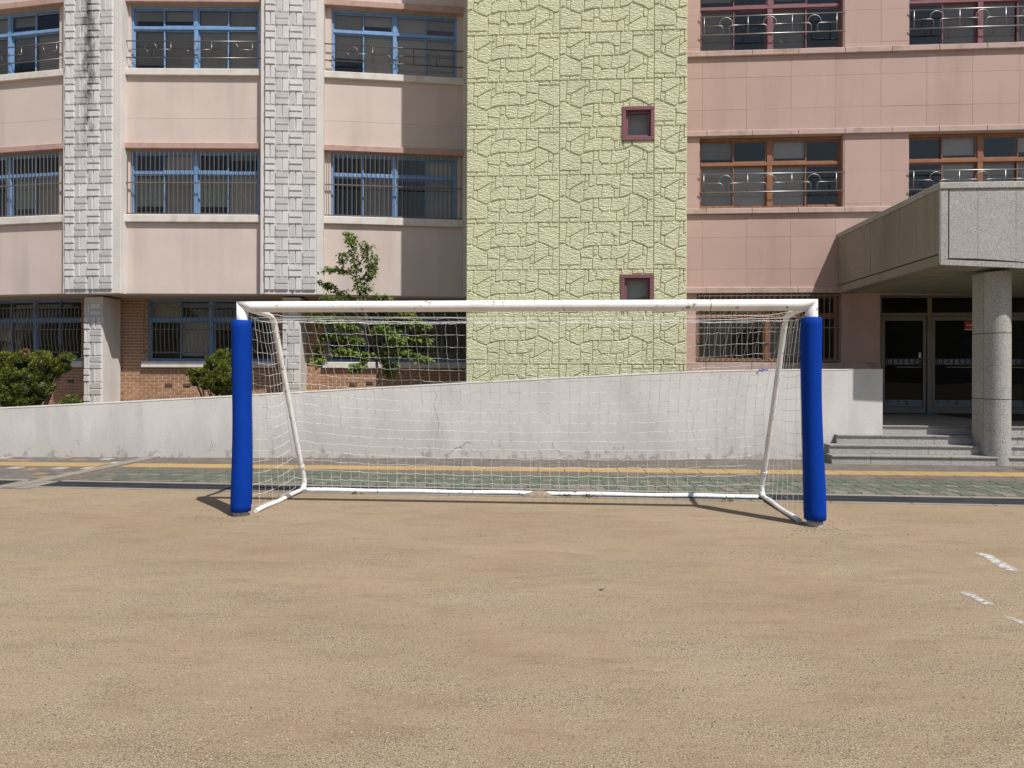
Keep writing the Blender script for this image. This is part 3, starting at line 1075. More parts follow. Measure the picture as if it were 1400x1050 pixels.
def bay(fr, s0, s1, xw0, xw1, up_layout, seed):
    rs = random.Random(seed)
    # solid wall strips
    for nm, z0, z1 in (('spandrel', ZR['sill2_b'] - ZR['sill2_b'] + ZR['bot'], ZR['sill2_b']), ('spandrel', ZR['sill1_b'], ZR['lin2_t']), ('spandrel', ZR['lin1_t'], ZTOP)):
        mb = MB()
        if z1 < ZR['sill1_b'] - .1 and z0 > ZR['bot'] + .3 or (z0, z1) == (ZR['sill1_b'], ZR['lin2_t']):
            zj_ = z1 + (z0 - z1) * .36 if z1 > z0 else z0 + (z1 - z0) * .36
            lo_, hi_ = min(z0, z1), max(z0, z1)
            zj_ = lo_ + (hi_ - lo_) * .37
            mb.box(fr, s0, s1, -.30, 0, lo_, zj_ - .002, .003); mb.build(nm, M['beige'], lw)
            mb = MB(); mb.box(fr, s0, s1, -.30, -.0015, zj_ + .002, hi_, .003)
        else:
            mb.box(fr, s0, s1, -.30, 0, z0, z1, .012)
        mb.build(nm, M['beige'], lw)
    # thin construction line on the middle spandrel
    zl = ZR['sill1_b'] - (ZR['sill1_b'] - ZR['lin2_t']) * .64
    for wtop, wbot, sb, lb, lt, kind in ((ZR['lin1_b'], ZR['w1_b'], ZR['sill1_b'], ZR['lin1_b'], ZR['lin1_t'], 'rail'),
                                         (ZR['lin2_b'], ZR['w2_b'], ZR['sill2_b'], ZR['lin2_b'], ZR['lin2_t'], 'bars')):
        mb = MB(); mb.box(fr, s0 - .02, s1 + .02, -.28, .085, lb, lt, .015); mb.build('lintel', M['lintel'], lw)
        mb = MB(); mb.box(fr, s0 - .03, s1 + .03, -.36, .078, sb, wbot, .015); mb.build('sill', M['sill'], lw)
        # reveals
        for a, b in ((s0, xw0), (xw1, s1)):
            mb = MB(); mb.box(fr, a, b, -.42, -.07, wbot, lb); mb.build('reveal', M['beige'], lw)
        zt = wbot + (lb - wbot) * .66
        bl, cu = {}, {}
        if kind == 'rail':
            for ri in (0, 1):
                for j in range(4):
                    if rs.random() < .93:
                        bl[(ri, j)] = rs.choice((1.0, 1.0, .85, .6))
        else:
            for j in range(4):
                bl[(1, j)] = rs.choice((0, .3, 1.0, 0)) or None
                if j in (0, 2): cu[(0, j)] = (.22, .97)
                elif rs.random() < .8: bl[(0, j)] = .97
            bl = {k_: v_ for k_, v_ in bl.items() if v_}
        if fr is B3:
            cu = {}
        window(lw, fr, xw0, xw1, wbot + .002, lb - .03, -.11, M['blue'], zt, 4, blinds=bl.items(), curtains=cu.items())
        mb = MB(); mb.box(fr, s0, s1, -.41, -.09, lb - .03, lb + .05); mb.build('head_board', M['soffit'], lw)
        if kind == 'rail':
            H = lb - wbot
            zb_, zt_ = wbot + H * .17, wbot + H * .42
            p = (s1 - s0 - .1) / 3.35
            railing(lw, fr, s0 + .0, s1 - .0, zb_, zt_, .03, s0 + (s1 - s0) * .35, p, 3, mk='bronze')
        else:
            H = lb - wbot
            grille(lw, fr, s0 + .05, s1 - .05, wbot + .005, lb - .04, .02, .118, [wbot + .03, wbot + H * .49])
    # storey slabs and room backs
    for z in (ZR['bot'], ZR['sill2_b'] + .1, ZR['lin2_t'] + .2, ZR['sill1_b'] + .1, ZR['lin1_t'] + .2, ZTOP - .3):
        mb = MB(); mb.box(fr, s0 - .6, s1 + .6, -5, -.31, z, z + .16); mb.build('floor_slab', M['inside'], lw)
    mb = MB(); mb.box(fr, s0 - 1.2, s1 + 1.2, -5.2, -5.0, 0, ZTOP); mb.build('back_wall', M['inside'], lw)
    # soffit under the overhang
    mb = MB(); mb.box(fr, s0 - .5, s1 + .5, -REC - .1, -.02, ZR['bot'] - .03, ZR['bot'] + .004); mb.build('soffit', M['soffit'], lw)


BAYS = []
s1_1 = B1.s(89)
BAYS.append((B1, s1_1 - 3.70, s1_1, s1_1 - 3.45, B1.s(86.5, n=-.2) - .02, 1, 11))
BAYS.append((B2, B2.s(166), B2.s(357.5), B2.s(179, n=-.11), B2.s(354, n=-.11), 1, 5))
BAYS.append((B3, B3.s(440), B3.s(632), B3.s(452, n=-.11), B3.s(623, n=-.11), 1, 8))
for b_ in BAYS:
    bay(*b_)
mb = MB(); mb.box(B1, BAYS[0][1] - 1.6, BAYS[0][1] - .02, -5.3, .05, 0, ZTOP, .01); mb.build('end_wall', M['strip'], lw)
# sliver of pier next to the tower
mb = MB(); mb.box(B3, BAYS[2][2], BAYS[2][2] + 1.0, -.5, .06, ZR['bot'], ZTOP, .01); mb.build('end_pier', M['strip'], lw)
# parapet and roof above the frame
for fr, s0, s1, *_ in BAYS:
    mb = MB(); mb.box(fr, s0 - .7, s1 + .7, -5.2, .1, ZTOP, ZTOP + .5, .02); mb.build('parapet', M['strip'], lw)

# ---- woven pillars
# black run-off mould streak on the first pillar
def streak(m, fr, s_c, width, z_lo, z_hi, amount):
    t = m.node_tree; N, L = t.nodes, t.links
    b = N['Principled BSDF']; src = b.inputs['Base Color'].links[0].from_socket
    geo = N.new('ShaderNodeNewGeometry')
    c = fr.W(s_c, 0, 0)
    sub = N.new('ShaderNodeVectorMath'); sub.operation = 'SUBTRACT'; L.new(geo.outputs['Position'], sub.inputs[0]); sub.inputs[1].default_value = c
    dt = N.new('ShaderNodeVectorMath'); dt.operation = 'DOT_PRODUCT'; L.new(sub.outputs[0], dt.inputs[0]); dt.inputs[1].default_value = fr.sa
    ab = N.new('ShaderNodeMath'); ab.operation = 'ABSOLUTE'; L.new(dt.outputs['Value'], ab.inputs[0])
    r1 = N.new('ShaderNodeMapRange'); L.new(ab.outputs[0], r1.inputs['Value'])
    for k_, v_ in zip(('From Min', 'From Max', 'To Min', 'To Max'), (0, width, .42, 0)): r1.inputs[k_].default_value = v_
    sep = N.new('ShaderNodeSeparateXYZ'); L.new(geo.outputs['Position'], sep.inputs[0])
    r2 = N.new('ShaderNodeMapRange'); L.new(sep.outputs['Z'], r2.inputs['Value'])
    for k_, v_ in zip(('From Min', 'From Max', 'To Min', 'To Max'), (z_lo, z_hi, 0, 1)): r2.inputs[k_].default_value = v_
    ml = N.new('ShaderNodeMath'); ml.operation = 'MULTIPLY'; L.new(r1.outputs[0], ml.inputs[0]); L.new(r2.outputs[0], ml.inputs[1])
    st_ = N.new('ShaderNodeVectorMath'); st_.operation = 'MULTIPLY'; L.new(geo.outputs['Position'], st_.inputs[0]); st_.inputs[1].default_value = (1, 1, .45)
    nz = N.new('ShaderNodeTexNoise'); nz.inputs['Scale'].default_value = 7; nz.inputs['Detail'].default_value = 8; nz.inputs['Roughness'].default_value = .7
    L.new(st_.outputs[0], nz.inputs['Vector'])
    ad = N.new('ShaderNodeMath'); ad.operation = 'ADD'; L.new(nz.outputs['Fac'], ad.inputs[0]); L.new(ml.outputs[0], ad.inputs[1])
    r3 = N.new('ShaderNodeMapRange'); L.new(ad.outputs[0], r3.inputs['Value'])
    for k_, v_ in zip(('From Min', 'From Max', 'To Min', 'To Max'), (.68, .92, 0, amount)): r3.inputs[k_].default_value = v_
    mx = N.new('ShaderNodeMix'); mx.data_type = 'RGBA'; L.new(r3.outputs[0], mx.inputs[0]); L.new(src, mx.inputs[6]); mx.inputs[7].default_value = (.07, .068, .065, 1)
    L.new(mx.outputs[2], b.inputs['Base Color'])


streak(M['relief_stained'], P1, P1.s(125, 100), .42, 4.2, 9.5, .85)
def wedge_block(L, Wd, H0, H1, axis):
    """raised bar with sloped sides, local: x along facade, z up, -y out. axis 'v' or 'h'. H0/H1 heights at the two long edges"""
    mb = MB()
    c = .014
    if axis == 'v':
        hx, hz = Wd / 2, L / 2
    else:
        hx, hz = L / 2, Wd / 2
    base = [(-hx, -hz), (hx, -hz), (hx, hz), (-hx, hz)]
    topp = [(-hx + c, -hz + c), (hx - c, -hz + c), (hx - c, hz - c), (-hx + c, hz - c)]
    if axis == 'h':
        hts = [H0, H0, H1, H1]
    else:
        hts = [H0, H1, H1, H0]
    vs = [Vector((x, 0, z)) for x, z in base] + [Vector((x, -h_, z)) for (x, z), h_ in zip(topp, hts)]
    fs = [(4, 5, 6, 7)] + [(i, (i + 1) % 4, 4 + (i + 1) % 4, 4 + i) for i in range(4)]
    mb.add(vs, fs)
    return mb


blocks = []       # (mesh, matrix, parent)
def woven(fr, pil, s0, s1, z0, z1, cols, cw, ch, first_w=None, phase=0, rm=None):
    rm = rm or M['relief']
    mvl = wedge_block(ch * .97, cw * .46, .022, .058, 'v').mesh('relief_block', rm, center=False)[0]
    mv = wedge_block(ch * .97, cw * .46, .038, .038, 'v').mesh('relief_block', rm, center=False)[0]
    mh = wedge_block(cw * .97, ch * .45, .050, .050, 'h').mesh('relief_block', rm, center=False)[0]
    mt = wedge_block(cw * .97, ch * .45, .040, .055, 'h').mesh('relief_block', rm, center=False)[0]
    rows = int((z1 - z0) / ch) + 1
    fw_ = first_w or cw
    mv1 = wedge_block(ch * .97, fw_ * .46, .038, .038, 'v').mesh('relief_block', rm, center=False)[0]
    mh1 = wedge_block(fw_ * .97, ch * .45, .050, .050, 'h').mesh('relief_block', rm, center=False)[0]
    for r_ in range(rows):
        for c_ in range(cols):
            if c_ == 0:
                a, w_, kv, kh = s0, fw_, mv1, mh1
            else:
                a, w_, kv = s0 + fw_ + cw * (c_ - 1), cw, mv
                kh = mt if c_ % 2 == 1 else mh
            zc = z0 + ch * (r_ + .5)
            if zc + ch / 2 > z1:
                continue
            if (r_ + c_ + phase) % 2 == 0:
                for d in (-.25, .25):
                    blocks.append((mvl if (d < 0 and c_) else kv, fr.M(a + w_ * (.5 + d), .05, zc), pil))
            else:
                for d in (-.25, .25):
                    blocks.append((kh, fr.M(a + w_ * .5, .05, zc + ch * d), pil))


zb2 = ZR['bot'] - .02
for fr, xa, xb, xsl, xsr in ((P1, 90.5, 155.5, 86, 165), (P2, 362, 432, 355.5, 441)):
    a, b = fr.s(xa), fr.s(xb)
    mb = MB()
    mb.box(fr, a, b, -.40, .05, zb2, ZTOP + .3, .008)
    rm = M['relief_stained'] if fr is P1 else M['relief']
    pil = mb.build('woven_pillar', rm, lw)
    for u, v_ in ((fr.s(xsl), a - .003), (b + .003, fr.s(xsr))):
        q = MB(); q.box(fr, u, v_, -.45, .02, zb2 + .004, ZTOP + .3, .01); q.build('plain_strip', M['strip'], pil)
    cw = (b - a) / 3.78
    ch = 18.05 / 950 * 17.8
    woven(fr, pil, a, b, zb2 + .10, ZTOP + .25, 4, cw, ch, first_w=cw * .78, phase=0, rm=rm)
    if fr is P1:
        # dark run-off stain is part of the paint: painted into the relief material below
        P1A, P1B = a, b
# ground floor stub pillars
for fr, xa, xb, phase in ((P1, 113, 138.5, 0), (P2, 385, 410, 0)):
    n0 = -.32
    a, b = fr.s(xa, n=n0 + .05), fr.s(xb, n=n0 + .05)
    mb = MB(); mb.box(fr, a, b, n0 - .72, n0, .1, zb2 - .035, .008)
    pil = mb.build('stub_pillar', M['strip'], lw)
    cw = 17.1 / 950 * 18
    sub = Fr(fr.W(0, n0 - .05 + .0, 0), math.degrees(fr.a))
    woven(sub, pil, a + .01, b, .35, zb2 - .12, 2, cw, 18.05 / 950 * 18, first_w=(b - a) - cw - .02, phase=phase)


def blk_key(it):
    c = it[1].translation
    x, y = proj(c)
    return (0 if (-5 < x < 1405 and -5 < y < 560) else 1, -c.z if False else abs(y - 300))
blocks.sort(key=blk_key)
rest = {}
for i, (me, Mx, pil) in enumerate(blocks):
    if i < 300:
        put('relief_block', me, Mx, pil)
    else:
        q = rest.setdefault(pil.name, (MB(), pil))[0]
        q.add([Mx @ v_.co for v_ in me.vertices], [tuple(p.vertices) for p in me.polygons])
for q, pil in rest.values():
    q.build('relief_blocks_beyond', pil.data.materials[0], pil, kind='stuff')

# ---- brick ground floor
bricks = []
brick_me = {}
def brick_mesh(w_):
    k_ = round(w_, 3)
    if k_ not in brick_me:
        mb = MB(); mb.box(WORLD, -w_ / 2, w_ / 2, -.02, .004, -.033, .033, .002)
        brick_me[k_] = mb.mesh('brick', M['brick'], center=False)[0]
    return brick_me[k_]


def brick_wall(fr, s0, s1, z0, z1, hole, par):
    """mortar slab (the part) and bricks in running bond as its sub-parts"""
    n = -REC
    h0, h1, hz0, hz1 = hole
    mb = MB()
    for a, b, c, d in ((s0, h0, z0, z1), (h1, s1, z0, z1), (h0, h1, z0, hz0), (h0, h1, hz1, z1)):
        if b - a > .01 and d - c > .01:
            mb.box(fr, a, b, n - .25, n, c, d)
    wall = mb.build('brick_wall', M['mortar'], par)
    BW, BH = .22, .083
    r_ = 0
    z = z0
    while z + BH <= z1 + .001:
        off = (r_ % 2) * BW / 2
        s = s0 - off
        while s < s1:
            a, b = max(s, s0) + .009, min(s + BW, s1) - .009
            segs = [(a, b)]
            if z + BH > hz0 + .01 and z < hz1 - .01:
                segs = []
                if a < h0: segs.append((a, min(b, h0)))
                if b > h1: segs.append((max(a, h1), b))
            for (a2, b2) in segs:
                if b2 - a2 > .03:
                    bricks.append((brick_mesh(b2 - a2), fr.M((a2 + b2) / 2, n + .002 + random.uniform(0, .004), z + BH / 2), wall))
            s += BW
        z += BH; r_ += 1
    return wall


n = -REC
zgw_t = B2.z(262, 407.5, n)
zgw_b = B2.z(262, 494, n)
GW = {}
for fr, s0, s1, xa, xb in ((B1, s1_1 - 3.9, B1.s(113, n=n) + .6, None, B1.s(111, n=n)),
                           (B2, B2.s(150, n=n), B2.s(392, n=n), B2.s(201, n=n), B2.s(372, n=n)),
                           (B3, B3.s(415, n=n), B3.s(640, n=n), B3.s(447, n=n), B3.s(640, n=n) + .3)):
    if xa is None: xa = s1_1 - 3.6
    wl = brick_wall(fr, s0, s1, .2, zgw_t + .12, (xa, xb, zgw_b, zgw_t), lw)
    mb = MB(); mb.box(fr, xa - .12, xb + .12, n - .2, n + .10, zgw_b - .17, zgw_b - .005, .012); mb.build('sill', M['sill'], lw)
    wz0 = zgw_b
    bl = {(0, 1): .9, (1, 0): 1.0} if fr is B2 else {(0, 0): .5}
    window(lw, fr, xa, xb, wz0, zgw_t - .01, n - .1, M['blue'], wz0 + (zgw_t - wz0) * .66, 4, blinds=bl.items())
    H = zgw_t - wz0
    grille(lw, fr, xa - .02, xb + .02, wz0 + H * .12, zgw_t - H * .13, n + .10, .115, [wz0 + H * .14, wz0 + H * .50, zgw_t - H * .15], r=.012, belly=.06)


# projecting dark vent blocks in the brickwork
M['vent'] = mat('vent_block', (0.10, 0.065, 0.05), .9, var=.2)
for fr, wi_, x_, y_ in ((B2, 1, 231, 526), (B2, 1, 256, 526), (B3, 2, 483, 525), (B3, 2, 506, 523), (B1, 0, 97, 521)):
    s_, z_ = fr.px(x_, y_, -REC)
    if z_ > .2:
        mb = MB(); mb.box(fr, s_ - .10, s_ + .10, -REC - .02, -REC + .03, z_ - .04, z_ + .04, .006)
        mb.build('vent_block', M['vent'], [w_ for w_ in bpy.data.objects if w_.name.startswith('brick_wall')][wi_])
def brk_key(it):
    c = it[1].translation
    x, y = proj(c)
    if not (-8 < x < 640 and 405 < y < 556):
        return (2, 0)
    hid = (y > 560 - x * .0565)
    return (1 if hid else 0, -y)
bricks.sort(key=brk_key)
rest = {}
for i, (me, Mx, wl) in enumerate(bricks):
    if i < 300:
        put('brick', me, Mx, wl)
    else:
        q = rest.setdefault(wl.name, (MB(), wl))[0]
        q.add([Mx @ v_.co for v_ in me.vertices], [tuple(p.vertices) for p in me.polygons])
for q, wl in rest.values():
    q.build('bricks_beyond', M['brick'], wl, kind='stuff')

# ================================================================== STAIR TOWER
tx0, tx1 = TF.s(637.6, 300), TF.s(939, 300)
tw = thing('stair_tower', ((tx0 + tx1) / 2, TY + 1.5, 0), 'yellow green stair tower cast in crazy paving stone relief', 'tower')
WINS = []
for (xa, ya, xb, yb) in ((851.5, 147.5, 893.5, 191), (849.5, 376.5, 892, 421)):
    a, zt_ = TF.px(xa, ya); b, zb_ = TF.px(xb, yb)
    WINS.append((a, b, zb_, zt_))
mb = MB()
DP = .30
a, b = WINS[0][0], WINS[0][1]
a = min(WINS[0][0], WINS[1][0]); b = max(WINS[0][1], WINS[1][1])
TZ = 17.6
mb.box(TF, tx0, a, -4, 0, 0, TZ + .05)
mb.box(TF, b, tx1, -4, 0, 0, TZ + .05)
zs = [0, WINS[1][2], WINS[1][3], WINS[0][2], WINS[0][3], TZ + .05]
mb.box(TF, a, b, -4, 0, zs[0], zs[1]); mb.box(TF, a, b, -4, 0, zs[2], zs[3]); mb.box(TF, a, b, -4, 0, zs[4], zs[5])
mb.box(TF, a, b, -4, -1.2, zs[1], zs[2]); mb.box(TF, a, b, -4, -1.2, zs[3], zs[4])
mb.build('wall', M['green'], tw)
for (a, b, z0, z1) in WINS:
    mb = MB()
    e = .07
    mb.box(TF, a - .02, b + .02, -.12, .045, z1 - e, z1 + .02, .008); mb.box(TF, a - .02, b + .02, -.12, .05, z0 - .02, z0 + e, .008)
    mb.box(TF, a - .02, a + e, -.12, .043, z0 + e, z1 - e, .008); mb.box(TF, b - e, b + .02, -.12, .043, z0 + e, z1 - e, .008)
    wo_ = mb.build('window', M['maroon'], tw)
    e2 = .125
    mb = MB()
    mb.box(TF, a + e, b - e, -.09, -.03, z1 - e2, z1 - e - .003, .006); mb.box(TF, a + e, b - e, -.09, -.03, z0 + e + .003, z0 + e2, .006)
    mb.box(TF, a + e + .003, a + e2, -.088, -.032, z0 + e2, z1 - e2, .006); mb.box(TF, b - e2, b - e - .003, -.088, -.032, z0 + e2, z1 - e2, .006)
    mb.build('sash', M['maroon'], wo_)
    mb = MB(); mb.quad(TF.W(a + e2 - .01, -.06, z0 + e2 - .01), TF.W(b - e2 + .01, -.06, z0 + e2 - .01), TF.W(b - e2 + .01, -.06, z1 - e2 + .01), TF.W(a + e2 - .01, -.06, z1 - e2 + .01))
    mb.build('pane', M['glass'], wo_)
    mb = MB(); mb.box(TF, a + e, b - e, -.30, -.29, z0 + e, z1 - e); mb.build('blind', M['blind'], wo_)
# the repeated cast panel: half its stones, the other half is the same turned by 180 degrees
HALF = [
    [(160, 232), (250, 232), (238, 388), (231, 484), (205, 473), (160, 492)],
    [(250, 232), (468, 232), (455, 310), (290, 400), (238, 388)],
    [(238, 388), (290, 400), (282, 510), (231, 484)],
    [(290, 400), (455, 310), (449, 425), (443, 530), (405, 562), (282, 510)],
    [(468, 232), (508, 232), (502, 306), (455, 306)],
    [(455, 310), (502, 306), (505, 378), (449, 425)],
    [(508, 232), (598, 232), (590, 355), (505, 378)],
    [(598, 232), (820, 232), (757, 355), (590, 355)],
    [(449, 425), (505, 378), (590, 355), (668, 355), (645, 508), (545, 508), (443, 530)],
    [(668, 355), (757, 355), (805, 399), (800, 508), (645, 508)],
    [(820, 232), (875, 232), (866, 399), (805, 399), (757, 355)],
    [(805, 399), (866, 399), (862, 506), (800, 508)],
    [(875, 232), (1018, 232), (1006, 378), (868, 357)],
    [(868, 357), (1006, 378), (1012, 448), (965, 478), (862, 506)],
    [(1018, 232), (1145, 232), (1145, 284), (1016, 284)],
    [(1145, 232), (1262, 232), (1262, 284), (1145, 284)],
    [(1016, 284), (1262, 284), (1262, 524), (1205, 540), (1130, 495), (1012, 448)],
]
PANEL = []
for p in HALF:
    PANEL.append([((x - 160) / 1102, 1 - (y - 232) / 553) for x, y in p])
    PANEL.append([(1 - (x - 160) / 1102, (y - 232) / 553) for x, y in p])
MW = TF.s(764.8, 370) - TF.s(638.2, 370)
z_a, z_b = TF.z(700, 305.2), TF.z(700, 369.5)
MH = z_a - z_b
stones = []
row0 = -6
for r_ in range(-7, 14):
    for c_ in range(3):
        for p in PANEL:
            q = [(tx0 + (c_ + x) * MW, z_b + (r_ + y) * MH) for x, y in p]
            q = clip_poly(q, 0, tx1 - .002, True)
            if len(q) < 3: continue
            q = clip_poly(q, 1, .05, False)
            if len(q) < 3: continue
            q = clip_poly(q, 1, TZ, True)
            if len(q) < 3: continue
            parts = [q]
            for (a, b, z0, z1) in WINS:
                nx = []
                for t_ in parts:
                    x0, x1 = min(v_[0] for v_ in t_), max(v_[0] for v_ in t_)
                    y0, y1 = min(v_[1] for v_ in t_), max(v_[1] for v_ in t_)
                    if x1 < a or x0 > b or y1 < z0 or y0 > z1:
                        nx.append(t_); continue
                    nx.append(clip_poly(t_, 0, a, True)); nx.append(clip_poly(t_, 0, b, False))
                    mid = clip_poly(clip_poly(t_, 0, a, False), 0, b, True)
                    if len(mid) >= 3:
                        nx.append(clip_poly(mid, 1, z0, True)); nx.append(clip_poly(mid, 1, z1, False))
                parts = [t_ for t_ in nx if len(t_) >= 3 and abs(area(t_)) > .0015]
            for t_ in parts:
                if abs(area(t_)) < .003: continue
                if area(t_) < 0: t_ = t_[::-1]
                # drop doubled points
                u = [t_[i] for i in range(len(t_)) if (Vector(t_[i]) - Vector(t_[i - 1])).length > .004]
                if len(u) < 3: continue
                base = inset_poly(u, .004)
                if area(base) < .0015: continue
                mb = MB(); mb.poly_prism(TF, base, -.005, (.020 if area(u) > .02 else .016) + random.uniform(0, .004), .015 if area(u) > .02 else .010)
                cx_ = sum(v_[0] for v_ in u) / len(u); cz_ = sum(v_[1] for v_ in u) / len(u)
                stones.append((mb, (cx_, cz_, area(u)), 'green'))
def st_key(it):
    cx_, cz_, ar = it[1]
    x, y = proj(TF.W(cx_, 0, cz_))
    vis = -4 < y < 520 and not (410 < y < 427)
    return (0 if vis else 1, -ar)
split_pieces(stones, 300, 'cast_stone', tw, None, 'cast_stones_beyond', st_key)

# ================================================================== PINK WING
pw = thing('school_wing', (6.5, PY + 2, 0), 'pink panelled school wing with brown windows and steel scroll railings', 'school building')
PX0 = tx1 - .4
PX1 = 17.5
zz = lambda y_, x_=942: PF.z(x_, y_)
L1b, L1t = zz(79.5), zz(72)          # sill of the top windows
L2b, L2t = zz(188), zz(180.5)        # lintel band
L3b, L3t = zz(293.7), zz(286.3)      # sill band
L4b, L4t = zz(401.5), zz(393.5)      # ground floor lintel band
L5t, L5b = zz(495.5, 960), zz(507, 960)
for nm, a, b in (('ledge', L1b, L1t), ('ledge', L2b, L2t), ('ledge', L3b, L3t), ('ledge', L4b, L4t), ('ledge', L5b - .05, L5t)):
    x = PX0
    rgt = PX1 if b > 4.5 else PF.s(1149.5)
    if b < 3: rgt = PF.s(1203)
    while x < rgt - .01:
        e = min(rgt, x + 2.18 / 2)
        mb = MB(); mb.box(PF, x + .001, e - .001, -.3, .065, a, b, .012); mb.build(nm, M['pinkledge'], pw)
        x = e
w1a, w1b = PF.s(955.5, 230, -.0), PF.s(1154.5, 230)
wpit = PF.s(1241.5, 230) - w1a
cols = [(w1a, w1b), (w1a + wpit, w1b + wpit), (w1a + 2 * wpit, w1b + 2 * wpit), (w1a + 3 * wpit, w1b + 3 * wpit)]
# backing (the wall) with openings
mb = MB()
bandz = [(L3t, L2b), (L1t, L1t + (L2b - L3t))]
TOPW = bandz[1][1]
mb.box(PF, PX0, PX1, -.30, -.008, L4t, L3b); mb.box(PF, PX0, PX1, -.30, -.008, L2t, L1b); mb.box(PF, PX0, PX1, -.30, -.008, TOPW, ZTOP + .3)
for z0, z1 in bandz:
    prev = PX0
    for a, b in cols:
        if a > PX1: break
        mb.box(PF, prev, a - .002, -.30, -.008, z0, z1); prev = b + .002
    if prev < PX1: mb.box(PF, prev, PX1, -.30, -.008, z0, z1)
gwa, gwb = PF.s(953, 450), PF.s(1150, 450)
ZDT = 3.56
DXL = PF.s(1203)
mb.box(PF, PX0, gwa, -.30, -.008, 0, L4b); mb.box(PF, gwb, DXL, -.5, -.008, 0, L4b); mb.box(PF, gwa, gwb, -.30, -.03, 0, L5b)
mb.box(PF, DXL + .001, PX1, -.30, -.04, ZDT, L4t)
pwall = mb.build('wall', M['pinkgap'], pw)
# cladding panels with open joints
PP = PF.s(1081.5, 120) - PF.s(1020.8, 120)
seam0 = PF.s(1020.8, 120) - 3 * PP
zc0 = zz(325)
CH = (zz(108) - zc0) / round((zz(108) - zc0) / .715)
def panels(s0, s1, z0, z1):
    zs_ = [z0]
    k_ = math.floor((z0 - zc0) / CH) + 1
    while zc0 + k_ * CH < z1 - .08:
        if zc0 + k_ * CH > z0 + .08: zs_.append(zc0 + k_ * CH)
        k_ += 1
    zs_.append(z1)
    xs_ = [s0]
    k_ = math.floor((s0 - seam0) / PP) + 1
    while seam0 + k_ * PP < s1 - .08:
        if seam0 + k_ * PP > s0 + .08: xs_.append(seam0 + k_ * PP)
        k_ += 1
    xs_.append(s1)
    for i in range(len(xs_) - 1):
        for j in range(len(zs_) - 1):
            mb = MB()
            nn = random.uniform(-.002, .002)
            mb.box(PF, xs_[i] + .0012, xs_[i + 1] - .0012, -.02, nn, zs_[j] + .0012, zs_[j + 1] - .0012, .0025)
            mb.build('cladding_panel', M['pink'], pw)
panels(PX0, PX1, L4t, L3b); panels(PX0, PX1, L2t, L1b); panels(PX0, PX1, TOPW + .16, ZTOP + .3)
mb = MB(); mb.box(PF, PX0, PX1, -.3, .065, TOPW, TOPW + .15, .012); mb.build('ledge', M['pinkledge'], pw)
for z0, z1 in bandz:
    prev = PX0
    for a, b in cols:
        panels(prev, min(a, PX1), z0, z1)
        prev = b
        if prev > PX1: break
    if prev < PX1: panels(prev, PX1, z0, z1)
panels(PX0, gwa, L5t, L4b); panels(gwb, DXL, L5t, L4b)
mb = MB(); mb.box(PF, PX0, DXL, -.2, -.01, 0, L5b - .05); mb.build('base_course', M['pink'], pw)
# windows of the pink wing
rs = random.Random(3)
for bi, (z0, z1) in enumerate(bandz):
    fm = M['brown'] if bi == 0 else M['maroon']
    for wi, (a, b) in enumerate(cols):
        if b > PX1: break
        bl = {}
        for ri in (0, 1):
            for j in range(4):
                if (j + wi) % 2 == 0 or rs.random() < .25:
                    bl[(ri, j)] = 1.0 if ri == 0 else rs.choice((.7, .78))
        if wi == 1 and bi == 0: bl.pop((0, 0), None)
        window(pw, PF, a, b, z0 + .02, z1 - .01, -.13, fm, z0 + (z1 - z0) * .635, 4, fw=.055, blinds=bl.items(), mull=.13)
        for ra, rb_ in ((a - .001, a + .025), (b - .025, b + .001)):
            mb = MB(); mb.box(PF, ra, rb_, -.30, -.012, z0, z1); mb.build('reveal', M['pinkledge'], pw)
        H = z1 - z0
        zt_, zb_ = z0 + H * .475, z0 + H * .225
        railing(pw, PF, a + .004, b - .004, zb_, zt_, .04, a + .11 + (b - a) * .0, (b - a) * .303, 4)
a, b = gwa, gwb
window(pw, PF, a + .01, b - .01, L5t + .02, L4b - .02, -.14, M['brown'], L5t + (L4b - L5t) * .68, 4, fw=.055, blinds=[((0, 0), .95), ((0, 2), .95), ((1, 1), 1.0)], mull=.13)
H = L4b - L5t
grille(pw, PF, a + .03, b - .03, L5t + .02, L4b - .02, .03, .128, [L5t + .04, L5t + H * .50, L4b - .06], r=.011, m='bars')
# floors and back of rooms
for z in (L4t + .1, L3b + .1, L2t + .15, L1b + .1, TOPW + .2):
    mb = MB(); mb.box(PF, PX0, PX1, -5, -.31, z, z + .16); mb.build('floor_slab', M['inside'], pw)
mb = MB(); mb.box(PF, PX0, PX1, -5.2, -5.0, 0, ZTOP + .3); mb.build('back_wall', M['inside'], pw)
mb = MB(); mb.box(PF, gwb + .25, gwb + .4, -5, -.5, 0, L4b); mb.build('partition', M['inside'], pw)
mb = MB(); mb.box(PF, PX0, PX1, -5.2, .14, ZTOP + .3, ZTOP + .7, .02); mb.build('parapet', M['pinkledge'], pw)

